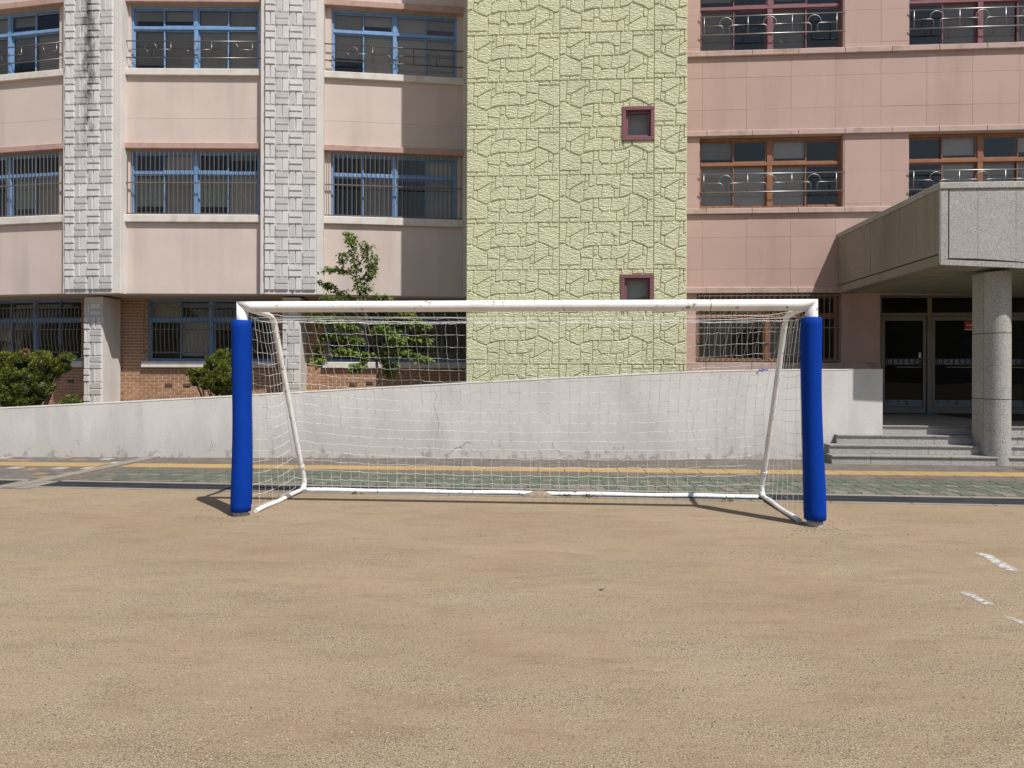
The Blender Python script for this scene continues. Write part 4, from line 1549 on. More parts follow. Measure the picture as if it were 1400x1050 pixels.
# ---- entrance doors (set back in the wing)
FLZ = 0.66
DF = Fr((0, 17.95), 0)
dz = lambda y_, x_=1240: DF.z(x_, y_)
d0 = DXL
zh_t, zh_b = ZDT, dz(407.5)
ztr0, ztr1 = dz(429), dz(433.5)
zdoor = dz(437)
pitch = DF.s(1338.5, 500) - DF.s(1269.5, 500)
mul0 = DF.s(1269.5, 500)
frm = MB()
xa = d0 - .02
xend = PX1 - .5
frm.box(DF, xa, xend, -.06, .06, zh_b, zh_t + .01, .008)
frm.box(DF, xa, xend, -.045, .055, ztr0 - .06, ztr0 + .02, .006)
muls = []
k_ = -1
while mul0 + k_ * pitch < xend:
    muls.append(mul0 + k_ * pitch); k_ += 1
for m_ in muls:
    if m_ > xa: frm.box(DF, m_ - .055, m_ + .055, -.05, .05, FLZ, zh_b, .006)
dfr = frm.build('entrance_frame', M['doorframe'], pw)
cu = bpy.data.curves.new('school_name', 'FONT')
cu.body = '신안초등학교'; cu.size = .112; cu.align_x = 'CENTER'; cu.space_character = 1.5; cu.extrude = .001
tmp = bpy.data.objects.new('lettering', cu); COL.objects.link(tmp)
bpy.context.view_layer.update()
NAME_MESH = bpy.data.meshes.new_from_object(tmp.evaluated_get(bpy.context.evaluated_depsgraph_get()))
NAME_MESH.materials.clear(); NAME_MESH.materials.append(M['letter'])
bpy.data.objects.remove(tmp); bpy.data.curves.remove(cu)
for i, m_ in enumerate(muls[:-1]):
    a, b = m_ + .06, muls[i + 1] - .06
    if b < xa + .2: continue
    a0 = max(a, xa + .05) if a < xa else a
    q = MB(); q.quad(DF.W(a, -.01, ztr0 + .02), DF.W(b, -.01, ztr0 + .02), DF.W(b, -.01, zh_b), DF.W(a, -.01, zh_b)); q.build('transom_pane', M['doorglass'], pw)
    # door leaf
    zt_ = ztr0 - .065
    e = .085
    q = MB()
    q.box(DF, a + .006, b - .006, -.03, .025, zt_ - .11, zt_, .005); q.box(DF, a + .006, b - .006, -.03, .025, FLZ + .015, FLZ + .17, .005)
    q.box(DF, a + .006, a + e, -.029, .024, FLZ + .17, zt_ - .11, .005); q.box(DF, b - e, b - .006, -.029, .024, FLZ + .17, zt_ - .11, .005)
    dr = q.build('door', M['doorframe'], pw)
    g0, g1 = a + e - .005, b - e + .005
    q = MB(); q.quad(DF.W(g0, -.005, FLZ + .165), DF.W(g1, -.005, FLZ + .165), DF.W(g1, -.005, zt_ - .105), DF.W(g0, -.005, zt_ - .105)); q.build('pane', M['doorglass'], dr)
    zb0, zb1 = dz(499), dz(490.3)
    q = MB(); q.box(DF, g0 + .004, g1 - .004, -.004, .004, zb0, zb1); q.build('name_band', M['navy'], dr)
    Mx = DF.M((g0 + g1) / 2, .0062, dz(496.2)) @ Matrix.Rotation(R(90), 4, 'X')
    put('lettering', NAME_MESH, Mx, dr)
    # row of small marks under the name
    q = MB(); s = g0 + (g1 - g0) * .22
    rr_ = random.Random(2)
    while s < g0 + (g1 - g0) * .74:
        l_ = rr_.uniform(.012, .03)
        if rr_.random() < .85: q.box(DF, s, s + l_, .004, .006, dz(497.9), dz(496.9))
        s += l_ + .012
    q.build('small_print', M['letter'], dr)
    q = MB()
    sa_, sb_ = g0 + (g1 - g0) * .25, g0 + (g1 - g0) * .93
    zp = dz(502)
    q.tube([DF.W(sa_, .09, zp), DF.W(sb_, .09, zp)], .018, 10)
    for s in (sa_ + .05, sb_ - .05): q.tube([DF.W(s, .0, zp), DF.W(s, .09, zp)], .012, 8)
    q.build('push_bar', M['steel'], dr, smooth=True)
    # frosted band with a cut-out landscape along the bottom
    q = MB()
    zf0, zf1 = FLZ + .175, FLZ + .175 + (dz(551.5) - dz(560.8))
    q.box(DF, g0 + .004, g1 - .004, -.0045, .003, zf0, zf1); q.build('frosted_band', M['frost'], dr)
    q = MB()
    for (t_, h_, wv) in ((.08, .72, .10), (.36, .75, .07), (.57, .72, .08), (.58, .42, .09)):
        s = g0 + (g1 - g0) * t_
        zc_ = zf0 + (zf1 - zf0) * h_
        q.poly_prism(DF, [(s - wv / 2, zc_), (s - wv / 5, zc_ - .015), (s + wv / 3, zc_ - .012), (s + wv / 2, zc_ + .012), (s, zc_ + .025)], .003, .005)
    q.build('cut_out', M['navy'], dr)
    if i == 2:
        pass
# red notice on the second leaf and a small white one on the first
a, z1 = DF.px(1317.5, 439.5, .0); b, z0 = DF.px(1335, 450, .0)
q = MB(); q.box(DF, a, b, .026, .034, z0, z1, .002); rsn = q.build('notice_sign', M['red'], None)
tag(rsn, 'small red notice plate high on the glass door beside the column', 'sign')
q = MB(); q.box(DF, a, b, .0265, .033, z0 - .025, z0 - .003); q.build('sign_border', M['signwhite'], rsn)
q = MB()
for k_ in range(3): q.box(DF, a + .06 + k_ * .07, a + .10 + k_ * .07, .034, .0355, (z0 + z1) / 2 - .02, (z0 + z1) / 2 + .02)
q.build('marking', M['signwhite'], rsn)
a, z1 = DF.px(1256, 482, .0); b, z0 = DF.px(1259, 489.5, .0)
q = MB(); q.box(DF, a, b, -.004, .008, z0, z1, .002); lk = q.build('notice_sign', M['signwhite'], None)
tag(lk, 'tiny white upright sticker beside the name band on the first glass door', 'sticker')
# recess ceiling, inner room
mb = MB(); mb.box(DF, d0 - .3, PX1, -.1, .7, ZDT + .012, ZDT + .1); mb.build('entrance_ceiling', M['soffit'], pw)
mb = MB(); mb.box(DF, d0 - .22, d0 - .005, -.1, .62, 0, ZDT + .01); mb.build('jamb', M['pink'], pw)
mb = MB(); mb.box(DF, d0 - .3, PX1, -5, -.06, FLZ - .1, FLZ - .003); mb.build('hall_floor', M['inside'], pw)
mb = MB(); mb.box(DF, d0 - .35, d0 - .23, -5, -.06, 0, ZDT + .2); mb.build('hall_side', M['inside'], pw)

# ================================================================== ENTRANCE CANOPY
CYF = 12.75                                   # front plane
cxl = on_x(1285, 300, 1.0)
rr0 = ray(1285, 300); XC = (CAMP + rr0 * (CYF / rr0.y)).x
CFr = Fr((0, CYF), 0)
zc_top = CFr.z(1286, 249.5)
zc_bot = CFr.z(1286, 361.8)
drop = 0.062
CXR = 18.0
cn = thing('entrance_canopy', (XC + 3, 15, 0), 'grey granite box canopy over school entrance carried on round fronted column', 'canopy')
BACK = PY - .004
def zlow(x):
    d_ = max(0.0, x - XC)
    return zc_bot - (.040 * d_ * d_ if d_ < 2 else .16)
# core
mb = MB()
x0, x1 = XC + .035, CXR
y0, y1 = CYF + .035, BACK
zt_ = zc_top - .12
mb.hull8([Vector((x0, y0, zlow(x0) + .05)), Vector((x1, y0, zlow(x1) + .05)), Vector((x1, y1, zlow(x1) + .05)), Vector((x0, y1, zlow(x0) + .05)),
          Vector((x0, y0, zt_)), Vector((x1, y0, zt_)), Vector((x1, y1, zt_)), Vector((x0, y1, zt_))])
mb.build('canopy_core', M['joint'], cn)
# coping
xs_ = [XC - .02]
while xs_[-1] < CXR: xs_.append(min(CXR, xs_[-1] + 1.55))
for i in range(len(xs_) - 1):
    mb = MB(); mb.box(WORLD, xs_[i] + .002, xs_[i + 1] - .002, -(CYF + .5), -(CYF - .02), zc_top - .115, zc_top, .01); mb.build('coping', M['granite'], cn)
ys_ = [CYF + .502]
while ys_[-1] < BACK - .01: ys_.append(min(BACK, ys_[-1] + 1.0))
for i in range(len(ys_) - 1):
    mb = MB(); mb.box(WORLD, XC - .02, XC + .4, -(ys_[i + 1] - .002), -(ys_[i] + .002), zc_top - .115, zc_top, .01); mb.build('coping', M['granite'], cn)
mb = MB(); mb.box(WORLD, XC + .41, CXR, -(BACK), -(CYF + .51), zc_top - .118, zc_top - .10); mb.build('canopy_roof', M['concrete'], cn)
# front fascia: border strips and slabs
fx = lambda x_: CFr.s(x_, 300)
gb = 7.5 / 950 * 12.2
ztopf = zc_top - .118
def fpanel(xa, xb, za0, za1, zb, m_, nm, n1=.0):
    mb = MB()
    W = CFr.W
    mb.hull8([W(xa, n1, za0), W(xb, n1, za1), W(xb, -.03, za1), W(xa, -.03, za0), W(xa, n1, zb), W(xb, n1, zb), W(xb, -.03, zb), W(xa, -.03, zb)])
    mb.build(nm, m_, cn)
bs = fx(1297.2)
fpanel(XC + .022, bs - .012, zlow(XC) + gb, zlow(bs) + gb, ztopf, M['granite_white'], 'fascia_panel', .0)
seams = [bs + .012, fx(1337.5), fx(1389.5)]
pw_ = seams[2] - seams[1]
while seams[-1] < CXR: seams.append(seams[-1] + pw_)
for i in range(len(seams) - 1):
    a, b = seams[i], min(seams[i + 1], CXR) - .005
    fpanel(a, b, zlow(a) + gb + .022, zlow(b) + gb + .022, ztopf, M['granite_white'], 'fascia_panel', -.004)
edge_seams = [XC + .022, fx(1389.0)]
while edge_seams[-1] < CXR: edge_seams.append(edge_seams[-1] + 1.7)
for i in range(len(edge_seams) - 1):
    a, b = edge_seams[i], min(edge_seams[i + 1], CXR) - .004
    mb = MB(); W = CFr.W
    mb.hull8([W(a, 0, zlow(a)), W(b, 0, zlow(b)), W(b, -.03, zlow(b)), W(a, -.03, zlow(a)), W(a, 0, zlow(a) + gb - .003), W(b, 0, zlow(b) + gb - .003), W(b, -.03, zlow(b) + gb - .003), W(a, -.03, zlow(a) + gb - .003)])
    mb.build('fascia_edge', M['granite_white'], cn)
mb = MB(); mb.box(WORLD, XC - .004, XC + .012, -(CYF + .03), -(CYF - .004), zlow(XC) + .005, ztopf, .004); mb.build('corner_trim', M['granite_white'], cn)
# left side slabs
syy = [CYF + .034]
for x_ in (1278, 1252.5, 1229.4, 1208.8, 1190, 1162.6, 1156.6):
    syy.append(on_x(x_, 330, XC).y)
syy = [v_ for v_ in syy if v_ < BACK - .05] + [BACK]
for i in range(len(syy) - 1):
    mb = MB(); nn = random.uniform(0, .004)
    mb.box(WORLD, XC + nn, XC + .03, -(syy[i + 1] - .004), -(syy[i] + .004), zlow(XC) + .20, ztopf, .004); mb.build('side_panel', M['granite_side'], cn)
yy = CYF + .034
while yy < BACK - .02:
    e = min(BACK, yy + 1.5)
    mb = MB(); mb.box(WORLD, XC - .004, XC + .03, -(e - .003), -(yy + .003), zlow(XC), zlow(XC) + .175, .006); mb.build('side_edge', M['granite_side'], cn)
    yy = e
# soffit: border and metal slats
def soff(xa, xb, ya, yb, t0, m_, nm):
    mb = MB()
    mb.hull8([Vector((xa, ya, zlow(xa) + t0)), Vector((xb, ya, zlow(xb) + t0)), Vector((xb, yb, zlow(xb) + t0)), Vector((xa, yb, zlow(xa) + t0)),
              Vector((xa, ya, zlow(xa) + t0 + .04)), Vector((xb, ya, zlow(xb) + t0 + .04)), Vector((xb, yb, zlow(xb) + t0 + .04)), Vector((xa, yb, zlow(xa) + t0 + .04))])
    mb.build(nm, m_, cn)
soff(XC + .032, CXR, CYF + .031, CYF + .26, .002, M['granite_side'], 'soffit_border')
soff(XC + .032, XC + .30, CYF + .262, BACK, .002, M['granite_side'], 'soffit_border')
yy = CYF + .265
while yy < BACK - .05:
    e = min(BACK, yy + .2)
    soff(XC + .302, CXR, yy + .012, e - .006, .012, M['slat'], 'soffit_slat')
    yy = e
# column: half round front, flat sides
cyf = CYF + .335
ccx = (CFr.s(1362.3, 500, -.56))
rad = .225
def column_plan():
    p = []
    for i in range(17):
        a = R(180 + 180 * i / 16)
        p.append((ccx + rad * math.cos(a), cyf + rad + rad * math.sin(a)))
    p += [(ccx + rad, cyf + rad + .36), (ccx - rad, cyf + rad + .36)]
    return p
plan = column_plan()
CR = Fr((0, cyf), 0)
zj = [0.0, CR.z(1362, 546), CR.z(1362, 455), CR.z(1362, 455) + 1.45]
zj = [z for z in zj if z < zlow(ccx)] + [zlow(ccx) + .001]
col = None
mb = MB(); mb.slab(inset_poly(plan, .012), 0, zlow(ccx)); col = mb.build('column', M['joint'], cn)
for i in range(len(zj) - 1):
    # rounded front shell and flat flank panels
    fr_ = plan[:17]
    inner = inset_poly(plan, .02)
    mb = MB()
    k_ = 17
    z0, z1 = zj[i] + .007, zj[i + 1] - .007
    o_ = [Vector((x, y, z0)) for x, y in fr_] + [Vector((x, y, z1)) for x, y in fr_]
    n_ = [Vector((x, y, z0)) for x, y in inner[:17]] + [Vector((x, y, z1)) for x, y in inner[:17]]
    mb.add(o_ + n_, [(j, j + 1, k_ + j + 1, k_ + j) for j in range(16)] + [(k_ + j, k_ + j + 1, 3 * k_ + j + 1, 3 * k_ + j) for j in range(16)]
           + [(j + 1, j, 2 * k_ + j, 2 * k_ + j + 1) for j in range(16)])
    mb.build('column_panel', M['granite'], col)
    for sx in (-1, 1):
        xx = ccx + sx * rad
        mb = MB(); mb.box(WORLD, xx - sx * .02, xx, -(cyf + rad + .36), -(cyf + rad + .012), z0, z1, .003); mb.build('column_panel', M['granite'], col)

# ================================================================== ENTRANCE STEPS
sp = thing('entrance_steps', (XC + 2.5, 13.6, 0), 'four grey granite steps leading up to the glass entrance doors', 'steps')
RS = .165
nose = [13.10, 13.37, 13.64, 13.90]
wallend = WE.W(WE.s(1207), 0, 0)
lefts = [WF.W(WF.s(1116), 0, 0).x + .05, Fr((0, nose[1]), 0).s(1134, 610), Fr((0, nose[2]), 0).s(1144.5, 595), wallend.x + .004]
seam_px = [(1191, 1300), (1276, ), (1277, ), (1262, )]
for i in range(4):
    y0 = nose[i]
    y1 = nose[i + 1] + .03 if i < 3 else 18.0
    xs_ = [lefts[i]] + [Fr((0, y0), 0).s(v_, 600) for v_ in ((1191, 1301) if i == 0 else (1262 + 8 * i,))]
    while xs_[-1] < PX1 - .3: xs_.append(xs_[-1] + 1.5)
    z = RS * (i + 1)
    for j in range(len(xs_) - 1):
        a, b = xs_[j] + .002, xs_[j + 1] - .002
        cuts = [(a, b)]
        if i == 0:     # the column stands on the ground in front of the first steps
            pass
        for a_, b_ in cuts:
            mb = MB(); mb.box(WORLD, a_, b_, -(y0 + .06), -(y0 + .022), z - RS, z - .035, .004); mb.build('riser', M['granite'], sp)
            mb = MB(); mb.box(WORLD, a_, b_, -(y1 if i < 3 else y0 + .42), -y0, z - .034, z, .006); mb.build('tread', M['tread'], sp)
    mb = MB(); mb.box(WORLD, lefts[i] + .01, PX1, -(y1 if i < 3 else 18.0), -(y0 + .06), 0, z - .036); mb.build('step_core', M['concrete'], sp)
x = wallend.x + .004
lx = x
while x < PX1 - .2:
    y = nose[3] + .424
    while y < 17.9:
        mb = MB(); mb.box(WORLD, x + .003, x + .597, -(min(18.0, y + .6) - .003), -(y + .003), RS * 4 - .03, RS * 4 - .001, .003)
        mb.build('landing_slab', M['tread'], sp)
        y += .6
    x += .6
# dark red door mat
a = DF.px(1275, 568)[0]
mb = MB(); mb.box(WORLD, a, a + 3.2, -17.75, -15.6, FLZ, FLZ + .014, .004)
mt = mb.build('door_mat', mat('mat_fibre', (0.045, 0.018, 0.016), 0.95, var=0.2, scale=20, bump=.5, bscale=200), None)
tag(mt, 'dark red entrance mat on the landing before the glass doors', 'mat')

# ================================================================== GOAL
gx0 = Fr((0, GY), 0).s(331.5, 420)
gx1 = Fr((0, GY), 0).s(1109.5, 420)
GF = Fr((0, GY), 0)
zcb = GF.z(720, 418.3)
gl = thing('football_goal', ((gx0 + gx1) / 2, GY, 0), 'white football goal with blue padded posts and knotted white net', 'football goal')
RB = .064
bx0 = GF.s(329, 700); bx1 = GF.s(1114, 715)
# crossbar in three welded lengths
mb = MB()
mb.tube([Vector((gx0 + (gx1 - gx0) * i / 48, GY, zcb)) for i in range(49)], RB, 28)
for v_ in mb.v:                       # mitred ends
    if v_.x < gx0 + .01 or v_.x > gx1 - .01: v_.x += (v_.z - zcb) * (-1 if v_.x < (gx0 + gx1) / 2 else 1)
cb = mb.build('crossbar', M['goalwhite'], gl, smooth=False)
for p in cb.data.polygons:
    if len(p.vertices) == 4: p.use_smooth = True
for s_ in (.83,):
    xx = gx0 + (gx1 - gx0) * s_
    mb = MB(); mb.tube([Vector((xx - .004, GY, zcb)), Vector((xx + .004, GY, zcb))], RB + .0015, 28); mb.build('weld_seam', M['bars'], cb)
for xx, bx in ((gx0, bx0), (gx1, bx1)):
    mb = MB(); mb.tube([Vector((bx + (xx - bx) * i / 16, GY, -.15 + (zcb + .15) * i / 16)) for i in range(17)], RB, 28)
    for v_ in mb.v:
        if v_.z > zcb - .01: v_.z += (v_.x - xx) * (1 if xx == gx1 else -1)
    po = mb.build('post', M['goalwhite'], gl, smooth=False)
    for p in po.data.polygons:
        if len(p.vertices) == 4: p.use_smooth = True
    # padding: a vinyl sleeve with a soft shape
    mb = MB()
    z0, z1 = (.045, GF.z(332, 438)) if xx == gx0 else (.065, GF.z(1109, 434))
    pts, rr_ = [], []
    for i in range(29):
        t_ = i / 28
        z = z0 + (z1 - z0) * t_
        f_ = (z) / zcb
        bend = .010 * math.sin(t_ * 5.0 + (0 if xx == gx0 else 1.5))
        pts.append(Vector((bx + (xx - bx) * f_ + bend + (.0 if xx == gx0 else -.006), GY, z)))
        rr_.append(.112 + .004 * math.sin(t_ * 7 + 1) - (.006 * t_))
    rr_[0] -= .012; rr_[-1] -= .014
    pts.insert(1, pts[0] + Vector((0, 0, .008))); rr_.insert(1, rr_[0] + .011)
    pts.insert(-1, pts[-1] - Vector((0, 0, .008))); rr_.insert(-1, rr_[-1] + .012)
    mb.tube(pts, rr_, 36)
    pd = mb.build('post_pad', M['pad'], gl, smooth=False)
    for p in pd.data.polygons:
        if len(p.vertices) == 4: p.use_smooth = True
    # fastening flap down the inner side
    sd = 1 if xx == gx0 else -1
    mb = MB()
    for i in range(len(pts) - 5):
        a_, b_ = pts[i + 2], pts[i + 3]
        r1_ = rr_[i + 2] + .003
        mb.quad(a_ + Vector((sd * r1_ * .99, .02, 0)), a_ + Vector((sd * r1_ * .9, .06, 0)), b_ + Vector((sd * r1_ * .9, .06, 0)), b_ + Vector((sd * r1_ * .99, .02, 0)))
    mb.build('pad_flap', M['pad'], pd)
    # concrete-grey socket collar at the foot
    mb = MB(); mb.tube([Vector((bx, GY, -.05)), Vector((bx, GY, .05))], .085, 20); mb.build('socket', M['granite_white'], po)
DTOP, DBOT = .93, 1.64
def stanchion(x, r0=.032):
    P = [(0.02, zcb - .01), (.35, zcb - .02), (.70, zcb - .035), (.82, zcb - .06), (.90, zcb - .13), (.96, zcb - .28),
         (1.55, .42), (1.62, .25), (1.645, .17), (1.64, .10), (1.60, .055), (1.52, .035)]
    pts = []
    for i in range(len(P) - 1):
        for k_ in range(4):
            t_ = k_ / 4
            pts.append((P[i][0] + (P[i + 1][0] - P[i][0]) * t_, P[i][1] + (P[i + 1][1] - P[i][1]) * t_))
    pts.append(P[-1])
    return [Vector((x, GY + a, z)) for a, z in pts]
for xx, bx, sg in ((gx0, bx0, -1), (gx1, bx1, 1)):
    mb = MB(); pp = stanchion(xx)
    for p in pp: p.x += (.13 if sg < 0 else -.07) * (1 - p.z / zcb) ** 1.2
    mb.tube(pp, .034, 14); stn = mb.build('stay', M['goalwhite'], gl, smooth=True)
    mb = MB()
    q0, q1 = pp[-1], Vector((bx - sg * .12, GY + .14, .02))
    mb.tube([q0 + (q1 - q0) * t_ + Vector((0, 0, .006 * math.sin(t_ * 9))) for t_ in [i / 12 for i in range(13)]], .028, 12)
    mb.build('side_bar', M['goalwhite'], gl, smooth=True)
    # clamp half way up
    c = pp[26]
    mb = MB(); mb.tube([c, c + (pp[25] - c).normalized() * .04], .042, 14); mb.build('clamp', M['goalwhite'], stn)
# back ground bar, part of it buried under sand
xA, xB = gx0 + .12, gx1 - .065
def zbar(t): return .016 + .004 * math.sin(t * 31)
mb = MB()
mb.tube([Vector((xA + (xB - xA) * i / 60, GY + DBOT, zbar(i / 60))) for i in range(61)], .036, 12)
mb.build('ground_bar', M['goalwhite'], gl, smooth=True)
# a little sand heaped over the bar
mb = MB()
rs = random.Random(4)
mc = xA + (xB - xA) * .525
rings = 5
for a_ in range(rings + 1):
    f_ = a_ / rings
    for k_ in range(20):
        ph = 2 * math.pi * k_ / 20
        mb.v.append(Vector((mc + (.24 - .02 * math.sin(ph * 3)) * f_ * math.cos(ph), GY + DBOT - .01 + (.15 + .02 * math.sin(ph * 4 + 1)) * f_ * math.sin(ph), .057 * (1 - f_ ** 2.2) * (1 + .1 * math.sin(ph * 5)) - .006 * f_)))
for a_ in range(rings):
    for k_ in range(20):
        q_ = (a_ * 20 + k_, (a_ + 1) * 20 + k_, (a_ + 1) * 20 + (k_ + 1) % 20, a_ * 20 + (k_ + 1) % 20)
        mb.f.append(q_)
mb.build('sand', M['sand'], None, smooth=True, kind='stuff')
# net
net = MB()
rn = .0020
rg = random.Random(21)
STEP = .132
def cord(pts, r=rn):
    net.tube(pts, r, 3, cap=False)
stay_pts = [(a, z) for a, z in ((DTOP - .05, zcb - .10), (.96, zcb - .28), (1.55, .42), (1.63, .06))]
def stay_at(v):      # v 0 top .. 1 bottom, gives depth and height on the line of the stays
    L_ = [0]
    for i in range(len(stay_pts) - 1):
        L_.append(L_[-1] + math.dist(stay_pts[i], stay_pts[i + 1]))
    d = v * L_[-1]
    for i in range(len(stay_pts) - 1):
        if d <= L_[i + 1] + 1e-9:
            t_ = (d - L_[i]) / (L_[i + 1] - L_[i])
            return (stay_pts[i][0] + (stay_pts[i + 1][0] - stay_pts[i][0]) * t_, stay_pts[i][1] + (stay_pts[i + 1][1] - stay_pts[i][1]) * t_)
    return stay_pts[-1]
NX = round((gx1 - gx0) / STEP)
NV = 17
def back_pt(i, j):
    u, v = i / NX, j / NV
    d, z = stay_at(v)
    e = 1 - abs(2 * u - 1) ** 3.0
    sag = .13 * e * math.sin(math.pi * min(1, v * .92 + .04)) ** .7
    bulge = .10 * e * math.sin(math.pi * v)
    fan = .16 * (u - .5) * 2 * (abs(2 * u - 1) ** 2) * (-1) * math.sin(math.pi * min(1, v * 1.15)) * .9
    x = gx0 + (gx1 - gx0) * u + fan
    a = hash((i, j)) % 1000 / 1000
    return Vector((x + rg.uniform(-.010, .010), GY + d + bulge + rg.uniform(-.01, .01), max(.04, z - sag + rg.uniform(-.010, .010))))
BP = [[back_pt(i, j) for j in range(NV + 1)] for i in range(NX + 1)]
for i in range(NX + 1):
    p = []
    for j in range(NV):
        a, b = BP[i][j], BP[i][j + 1]
        p += [a, (a + b) / 2 + Vector((rg.uniform(-.008, .008), rg.uniform(-.008, .008), 0))]
    p.append(BP[i][NV]); cord(p)
for j in range(NV):
    p = []
    for i in range(NX):
        a, b = BP[i][j], BP[i + 1][j]
        p += [a, (a + b) / 2 + Vector((0, 0, -.006 + rg.uniform(-.006, .006)))]
    p.append(BP[NX][j]); cord(p, rn * 1.1)
# roof of the net
for i in range(NX + 1):
    a = Vector((gx0 + (gx1 - gx0) * i / NX, GY + .05, zcb - RB - .005)); b = BP[i][0]
    p = [a + (b - a) * t_ + Vector((rg.uniform(-.02, .02), 0, -.05 * math.sin(math.pi * t_) + rg.uniform(-.008, .008))) for t_ in (0, .17, .33, .5, .67, .83, 1)]
    p[0], p[-1] = a, b
    cord(p)
for q_ in range(1, 4):
    t_ = q_ / 4
    p = []
    for i in range(NX + 1):
        a = Vector((gx0 + (gx1 - gx0) * i / NX, GY + .05, zcb - RB - .005)); b = BP[i][0]
        p.append(a + (b - a) * t_ + Vector((0, 0, -.05 * math.sin(math.pi * t_) + rg.uniform(-.012, .012))))
    cord(p)
# ropes that carry the net
cord([Vector((gx0, GY + DTOP - .03, zcb - .075))] + [Vector((gx0 + (gx1 - gx0) * t_, GY + DTOP - .03, zcb - .075 - .05 * math.sin(math.pi * t_))) for t_ in [i / 20 for i in range(1, 20)]] + [Vector((gx1, GY + DTOP - .03, zcb - .075))], .0036)
cord([Vector((gx0, GY + .5, zcb - .02))] + [Vector((gx0 + (gx1 - gx0) * t_, GY + .5, zcb - .07 - .02 * math.sin(math.pi * t_))) for t_ in [i / 20 for i in range(1, 20)]] + [Vector((gx1, GY + .5, zcb - .02))], .003)
# sides of the net
for xx, bx, sg in ((gx0, bx0, -1), (gx1, bx1, 1)):
    NS = 8
    G_ = []
    for i in range(NS + 1):
        t_ = i / NS
        colp = []
        for j in range(NV + 1):
            v = j / NV
            d, z = stay_at(v)
            zp = (zcb - RB) * (1 - v) + .06 * v
            z_ = zp + (z - zp) * t_
            y_ = .12 + (d - .12) * t_
            sw = .11 * math.sin(math.pi * t_) * math.sin(math.pi * min(1, v * 1.1 + .05))
            wob = .007 if 0 < i < NS else .003
            colp.append(Vector((xx - sg * sw * .6 + (bx - xx) * v * (1 - t_) + rg.uniform(-wob, wob), GY + y_ + rg.uniform(-wob, wob), z_ - .05 * math.sin(math.pi * t_) + rg.uniform(-.008, .008))))
        G_.append(colp)
    for i in range(NS + 1): cord(G_[i], rn)
    for j in range(NV + 1): cord([G_[i][j] for i in range(NS + 1)], rn)
net.build('net', M['net'], gl)
# blue ribbon on the right stay
pz = GF.px(1045, 506, -1.25)
c = Vector((pz[0], GY + 1.22, pz[1]))
mb = MB()
ang = 0
for k_ in range(2):
    pts = []
    for i in range(8):
        t_ = i / 7
        pts.append(c + Vector((-.02 - .10 * t_, -.02 + .03 * math.sin(i * 1.3 + k_ * 2), .004 - .05 * t_ * t_ + .018 * math.sin(i * 1.9 + k_) - k_ * .015)))
    for i in range(7):
        wv = .013 * (1 + .5 * math.sin(i * 1.1))
        mb.quad(pts[i], pts[i + 1], pts[i + 1] + Vector((0, .012, wv)), pts[i] + Vector((0, .012, wv)))
mb.tube([c + Vector((.036 * math.cos(a), .036 * math.sin(a), .012 * math.sin(a * 2))) for a in [R(30 * i) for i in range(13)]], .005, 6)
rb = mb.build('ribbon', M['ribbon'], None)
tag(rb, 'scrap of blue ribbon tied round the right stay of the goal', 'ribbon')

# ================================================================== PLANTS
def leaf_quad(mb, p, d, up, L_, W_, droop=.25):
    """a pointed leaf with a fold along its midrib"""
    d = d.normalized()
    sd = d.cross(up)
    if sd.length < 1e-3: sd = Vector((1, 0, 0))
    sd.normalize()
    nn = sd.cross(d)
    a = p
    m_ = p + d * L_ * .45
    tip = p + d * L_ - nn * L_ * droop
    l_ = m_ + sd * W_ / 2 + nn * W_ * .12
    r_ = m_ - sd * W_ / 2 + nn * W_ * .12
    mb.add([a, r_, tip, l_, m_ - nn * .0], [(0, 1, 4), (0, 4, 3), (1, 2, 4), (4, 2, 3)])


def rv(rs):
    while True:
        v = Vector((rs.uniform(-1, 1), rs.uniform(-1, 1), rs.uniform(-1, 1)))
        if .05 < v.length < 1: return v.normalized()


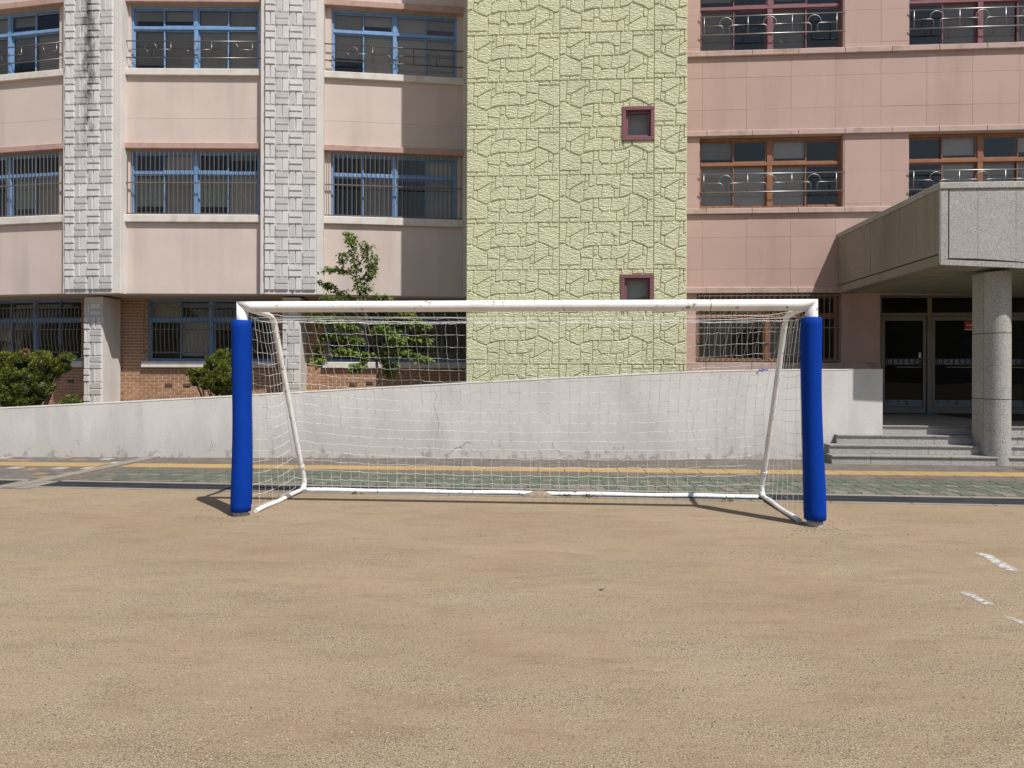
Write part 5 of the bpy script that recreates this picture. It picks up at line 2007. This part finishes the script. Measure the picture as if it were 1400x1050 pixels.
# young maple behind the wall
rs = random.Random(42)
TD = Fr((0, 15.75), 0)
def tp(x, y, n=0.0):
    s, z = TD.px(x, y, n); return TD.W(s, n, z)
base = tp(517, 522); base.z = .25
tree = thing('maple_tree', base, 'slender young green maple growing against the brick behind the wall', 'tree')
trunk_px = [(517, 545), (516.5, 517), (515, 495), (510, 470), (503, 445), (497, 420), (490, 395), (486, 370), (484, 345), (483, 322)]
tk = [Vector((base.x, base.y, .2))] + [tp(x, y) for x, y in trunk_px]
wood = MB()
wood.tube(tk, [.045, .042, .038, .032, .027, .022, .018, .014, .011, .008, .005], 8)
limbs = []
def limb(pts, r0, r1):
    wood.tube(pts, [r0 + (r1 - r0) * i / (len(pts) - 1) for i in range(len(pts))], 6)
    limbs.append(pts)
lim_px = [
    [(513, 490), (540, 484), (565, 486), (583, 492)], [(511, 480), (545, 465), (570, 462), (585, 468)], [(508, 468), (540, 452), (562, 440), (580, 447)],
    [(505, 455), (535, 438), (555, 430), (570, 436)], [(512, 485), (490, 484), (470, 478), (458, 482)], [(509, 470), (480, 464), (455, 458), (440, 462)],
    [(506, 460), (475, 446), (448, 436), (432, 440)], [(502, 447), (470, 432), (445, 424), (425, 428)], [(500, 432), (478, 420), (458, 410), (440, 408)],
    [(497, 420), (470, 402), (450, 392), (440, 386)], [(497, 418), (515, 405), (530, 408), (540, 418)], [(498, 425), (520, 420), (545, 425), (556, 436)],
    [(490, 393), (505, 380), (512, 368), (515, 358)], [(488, 380), (470, 370), (455, 368), (440, 369)], [(486, 365), (498, 352), (503, 340), (497, 330)],
    [(485, 352), (474, 345), (468, 352), (467, 362)], [(484, 340), (478, 330), (474, 322), (478, 318)], [(489, 388), (500, 375), (507, 362), (508, 350)],
    [(508, 468), (500, 490), (490, 500), (480, 505)], [(510, 478), (530, 495), (535, 505), (532, 512)], [(506, 458), (520, 448), (535, 455), (545, 470)],
    [(440, 462), (436, 475), (434, 488), (436, 498)], [(494, 408), (492, 420), (498, 400), (504, 390)], [(512, 485), (525, 478), (540, 476), (552, 478)],
]
for lp in lim_px:
    dn = rs.uniform(-.55, .55)
    pts = [tp(x, y, dn * i / (len(lp) - 1)) for i, (x, y) in enumerate(lp)]
    limb(pts, .014, .004)
fol = MB()
for pts in limbs + [tk[6:]]:
    tot = len(pts) - 1
    L_ = sum((pts[i + 1] - pts[i]).length for i in range(tot))
    for _ in range(int(L_ * (62 if min(q_.z for q_ in pts) > 2.9 else 85)) + 8):
        t_ = rs.uniform(.18, 1.0) * tot
        i = min(tot - 1, int(t_))
        p = pts[i] + (pts[i + 1] - pts[i]) * (t_ - i)
        tw_ = rv(rs); tw_.z = tw_.z * .5 + .05
        tl = rs.uniform(.03, .19) * (1.0 if pts is not limbs[12] else .7)
        q_ = p + tw_ * tl
        if rs.random() < .35:
            wood.tube([p, q_], .0025, 3, cap=False)
        for k_ in range(rs.choice((2, 3, 3, 4))):
            d = rv(rs); d.z = d.z * .5 - .35
            big_ = 1.0 if q_.z > 2.9 else 1.3
            leaf_quad(fol, q_ + rv(rs) * .02, d, Vector((rs.uniform(-.5, .5), rs.uniform(-.9, .1), 1)), rs.uniform(.065, .11) * big_, rs.uniform(.04, .065) * big_, rs.uniform(.1, .4))
wood.build('trunk', M['bark'], tree)
fol.build('crown', M['leaf'], tree)


def juniper(name, clumps, plane, label, seed, dens=300, floor=.28, dry=()):
    rs = random.Random(seed)
    fr = plane
    cs = []
    for (x, y, rpx, dn) in clumps:
        s, z = fr.px(x, y, dn)
        cs.append((fr.W(s, dn, z), rpx / 950 * (fr.o.y - dn)))
    bx_ = sum(c[0].x for c in cs) / len(cs); by_ = sum(c[0].y for c in cs) / len(cs)
    root = thing(name, (bx_, by_, floor), label, 'shrub', 'junipers behind the white wall')
    wd = MB()
    for c, r_ in cs:
        b0 = Vector((bx_ + (c.x - bx_) * .15, by_, floor))
        mid = (b0 + c) / 2 + Vector((rs.uniform(-.06, .06), rs.uniform(-.06, .06), -.03))
        wd.tube([b0, mid, c], [.03, .02, .008], 6)
    wd.build('trunk', M['bark'], root)
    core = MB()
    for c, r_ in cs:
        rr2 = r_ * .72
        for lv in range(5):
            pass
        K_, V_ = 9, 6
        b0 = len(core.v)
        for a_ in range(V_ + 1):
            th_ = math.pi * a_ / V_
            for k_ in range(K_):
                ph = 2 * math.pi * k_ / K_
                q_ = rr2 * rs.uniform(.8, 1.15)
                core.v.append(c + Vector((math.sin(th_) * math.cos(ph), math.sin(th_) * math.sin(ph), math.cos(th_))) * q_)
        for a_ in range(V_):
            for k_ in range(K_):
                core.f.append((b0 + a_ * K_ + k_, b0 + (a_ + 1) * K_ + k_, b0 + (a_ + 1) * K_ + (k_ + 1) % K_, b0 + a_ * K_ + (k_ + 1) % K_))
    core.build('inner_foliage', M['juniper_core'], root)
    for is_dry in (False, True):
        fo = MB()
        for ci, (c, r_) in enumerate(cs):
            if (ci in dry) != is_dry: continue
            # every clump is made of upright flame-like tufts
            nt_ = max(10, int(46 * (r_ / .25) ** 1.5))
            for _ in range(nt_):
                o_ = rv(rs); o_.z = o_.z * .85 + .15
                tc = c + o_ * r_ * rs.uniform(.45, .9)
                ax = (o_ * .7 + Vector((rs.uniform(-.3, .3), rs.uniform(-.3, .3), .9))).normalized()
                tl = rs.uniform(.10, .19) * min(1.3, max(.7, r_ / .25))
                tr = tl * .36
                e1 = ax.cross(Vector((0, 1, .2))).normalized(); e2 = ax.cross(e1)
                for k_ in range(int(dens / 7)):
                    t_ = rs.random()
                    a = k_ * 2.399 + rs.uniform(-.3, .3)
                    rad_ = tr * math.sin(math.pi * (t_ * .8 + .15)) * rs.uniform(.75, 1.05)
                    p = tc + ax * (t_ - .4) * tl + (e1 * math.cos(a) + e2 * math.sin(a)) * rad_
                    d = (ax * 1.1 + (e1 * math.cos(a + .8) + e2 * math.sin(a + .8)) * .9 + rv(rs) * .4).normalized()
                    ln = rs.uniform(.04, .07); wd_ = ln * .5
                    sd = d.cross(rv(rs)).normalized() * wd_ / 2
                    fo.add([p - sd, p + sd, p + d * ln + sd * .25, p + d * ln - sd * .25], [(0, 1, 2, 3)])
        if fo.v:
            fo.build('dry_foliage' if is_dry else 'foliage', M['juniper_dry' if is_dry else 'juniper'], root)
    return root


JF = Fr((0, 15.7), 0)
big = [(12, 500, 17, 0), (30, 495, 16, .15), (50, 492, 14, .1), (60, 500, 17, .2), (20, 515, 20, .2), (45, 515, 20, .25), (70, 512, 15, .1), (8, 530, 18, .25), (35, 533, 19, .3), (58, 530, 17, .2),
       (12, 547, 16, .3), (35, 550, 14, .3), (84, 495, 10, .1), (93, 491, 9, .1), (88, 503, 9, .1), (76, 508, 9, .05), (-8, 505, 18, .1), (-10, 535, 20, .2), (62, 486, 8, .1), (8, 488, 9, .1), (52, 545, 10, .2), (34, 484, 6, .1), (33, 490, 5, .2)]
juniper('juniper_shrub', [(x, y + 1, r_ * .88, d) for x, y, r_, d in big], JF, 'broad dark green juniper at the left edge below the barred window', 5, dens=260, dry=(21, 22))
mid_ = [(304, 492, 10, 0), (294, 500, 12, .1), (309, 505, 14, .1), (322, 500, 12, 0), (284, 512, 11, .1), (298, 518, 14, .2), (315, 520, 15, .2), (264, 514, 8.5, .05), (272, 513, 8, .1), (268, 522, 8, .1),
        (282, 526, 10, .15), (296, 532, 11, .2), (312, 535, 12, .2), (330, 515, 14, .1), (328, 535, 12, .1), (305, 484, 6, 0), (320, 487, 6, 0), (296, 491, 6, .05)]
juniper('juniper_shrub', mid_, JF, 'small bright green juniper partly hidden by the left blue post', 6, dens=260)
small = [(96, 549, 7, 0), (105, 551, 6, 0), (88, 553, 6, .1)]
juniper('juniper_shrub', small, Fr((0, 15.5), 0), 'low tip of green juniper showing above the wall beside the white pillar', 9, dens=200)

# weeds along the ground bar
rs = random.Random(77)
for k_, (x_, y_, n_, lab, cat) in enumerate(((803, 678, 26, 'leafy green weed tuft against the middle of the ground bar', 'weed'),
                                             (772, 677, 14, 'small dark weed left of the leafy tuft on the ground bar', 'weed'),
                                             (488, 673, 8, 'tiny weed at the left part of the white ground bar', 'weed'),
                                             (994, 683, 9, 'tiny dark weed at the right part of the white ground bar', 'weed'))):
    p = ground_pt(x_, y_ + 2)
    mb = MB()
    for i in range(n_):
        a = rs.uniform(0, 6.28)
        d = Vector((math.cos(a), math.sin(a) * .6, rs.uniform(.2, 1.0)))
        leaf_quad(mb, p + Vector((math.cos(a) * rs.uniform(0, .06), math.sin(a) * .03, .005)), d, UP, rs.uniform(.04, .09), rs.uniform(.015, .03), .3)
    tag(mb.build('weed', M['weed'], None), lab, cat, 'weeds along the ground bar')

# ================================================================== small things on the sand
def pebble(mb, c, r_, rs, flat=.6):
    vs = []
    for (a, b) in [(0, 0)] * 0: pass
    K_ = 6
    for lv, (zz_, rr_) in enumerate(((-.3, .75), (.25, 1.0), (.75, .6))):
        for i in range(K_):
            a = 2 * math.pi * i / K_ + lv * .4
            q_ = r_ * rr_ * rs.uniform(.8, 1.2)
            vs.append(c + Vector((q_ * math.cos(a), q_ * math.sin(a) * .8, zz_ * r_ * flat)))
    fs = [tuple(12 + i for i in range(6))]
    for lv in range(2):
        for i in range(K_):
            fs.append((lv * 6 + i, lv * 6 + (i + 1) % 6, lv * 6 + 6 + (i + 1) % 6, lv * 6 + 6 + i))
    mb.add(vs, fs)


mb = MB(); pebble(mb, ground_pt(822, 807), .022, random.Random(1), .7)
tag(mb.build('pebble', M['stone'], None), 'single dark pebble on bare sand below the middle of the goal', 'pebble')
mb = MB()
rs = random.Random(31)
gr1, gr2 = MB(), MB()
for i in range(9000):
    x_ = rs.uniform(-60, 1460); y_ = 1110 - 380 * rs.random() ** 1.1
    p = ground_pt(x_, y_)
    if p.y > 9.0: continue
    r_ = rs.choice((.002, .002, .003, .003, .003, .004, .006)) * rs.uniform(.7, 1.2)
    pebble(gr1 if rs.random() < .5 else gr2, p, r_, rs)
for (cx_, cy_, n_, sp_) in ((1118, 722, 110, 30), (312, 708, 90, 28), (1150, 735, 30, 40), (1085, 703, 40, 22), (740, 682, 30, 40), (350, 694, 30, 20)):
    for i in range(n_):
        pebble(gr1, ground_pt(cx_ + rs.gauss(0, sp_), min(760, max(668, cy_ + rs.gauss(0, 5)))), rs.uniform(.004, .013), rs, .45)
o_ = gr1.build('gravel', mat('grit_dark', (0.13, 0.105, 0.08), .9, var=.4, scale=50), None, kind='stuff')
o_ = gr2.build('gravel', mat('grit_pale', (0.38, 0.31, 0.235), .9, var=.3, scale=50), None, kind='stuff')


def chalk(pts_px, w0, label, wear):
    pts = [ground_pt(x, y, .004) for x, y in pts_px]
    mb = MB(); K_ = 28; C_ = 7
    wv = []
    def at(t_):
        f_ = t_ * (len(pts) - 1); i = min(len(pts) - 2, int(f_)); return pts[i] + (pts[i + 1] - pts[i]) * (f_ - i)
    for i in range(K_ + 1):
        t_ = i / K_
        p = at(t_); d = (at(min(1, t_ + .02)) - at(max(0, t_ - .02))).normalized(); sd = Vector((-d.y, d.x, 0))
        for j in range(C_ + 1):
            e = j / C_ * 2 - 1
            mb.v.append(p + sd * e * w0)
            end = min(1, min(t_, 1 - t_) * 5)
            wv.append(wear * (1 - e * e * 1.25) * (.35 + .65 * end) - .28 * (1 - end) - .22 * max(0, abs(e) - .6))
    for i in range(K_):
        for j in range(C_):
            a = i * (C_ + 1) + j
            mb.f.append((a, a + 1, a + C_ + 2, a + C_ + 1))
    me, Mx = mb.mesh('chalk_mark', M['chalk'])
    at_ = me.attributes.new('wear', 'FLOAT', 'POINT')
    for i, v_ in enumerate(wv): at_.data[i].value = v_
    # make faces look up
    if me.polygons[0].normal.z < 0: me.flip_normals()
    return tag(put('chalk_mark', me, Mx), label, 'chalk mark', 'worn chalk marks on the sand')


chalk([(1330, 752), (1350, 760), (1372, 773), (1402, 788)], .105, 'long worn white chalk line nearest the goal at the right edge', .30)
chalk([(1306, 806), (1325, 812), (1345, 823), (1362, 831)], .085, 'short white chalk streak fading out below the longer line', .26)
chalk([(1332, 770), (1342, 770), (1353, 772)], .03, 'little white chalk smudge just under the long chalk line', .22)
chalk([(1370, 838), (1390, 848), (1410, 858)], .07, 'faint grey chalk trace lowest of the marks at the right', .22)
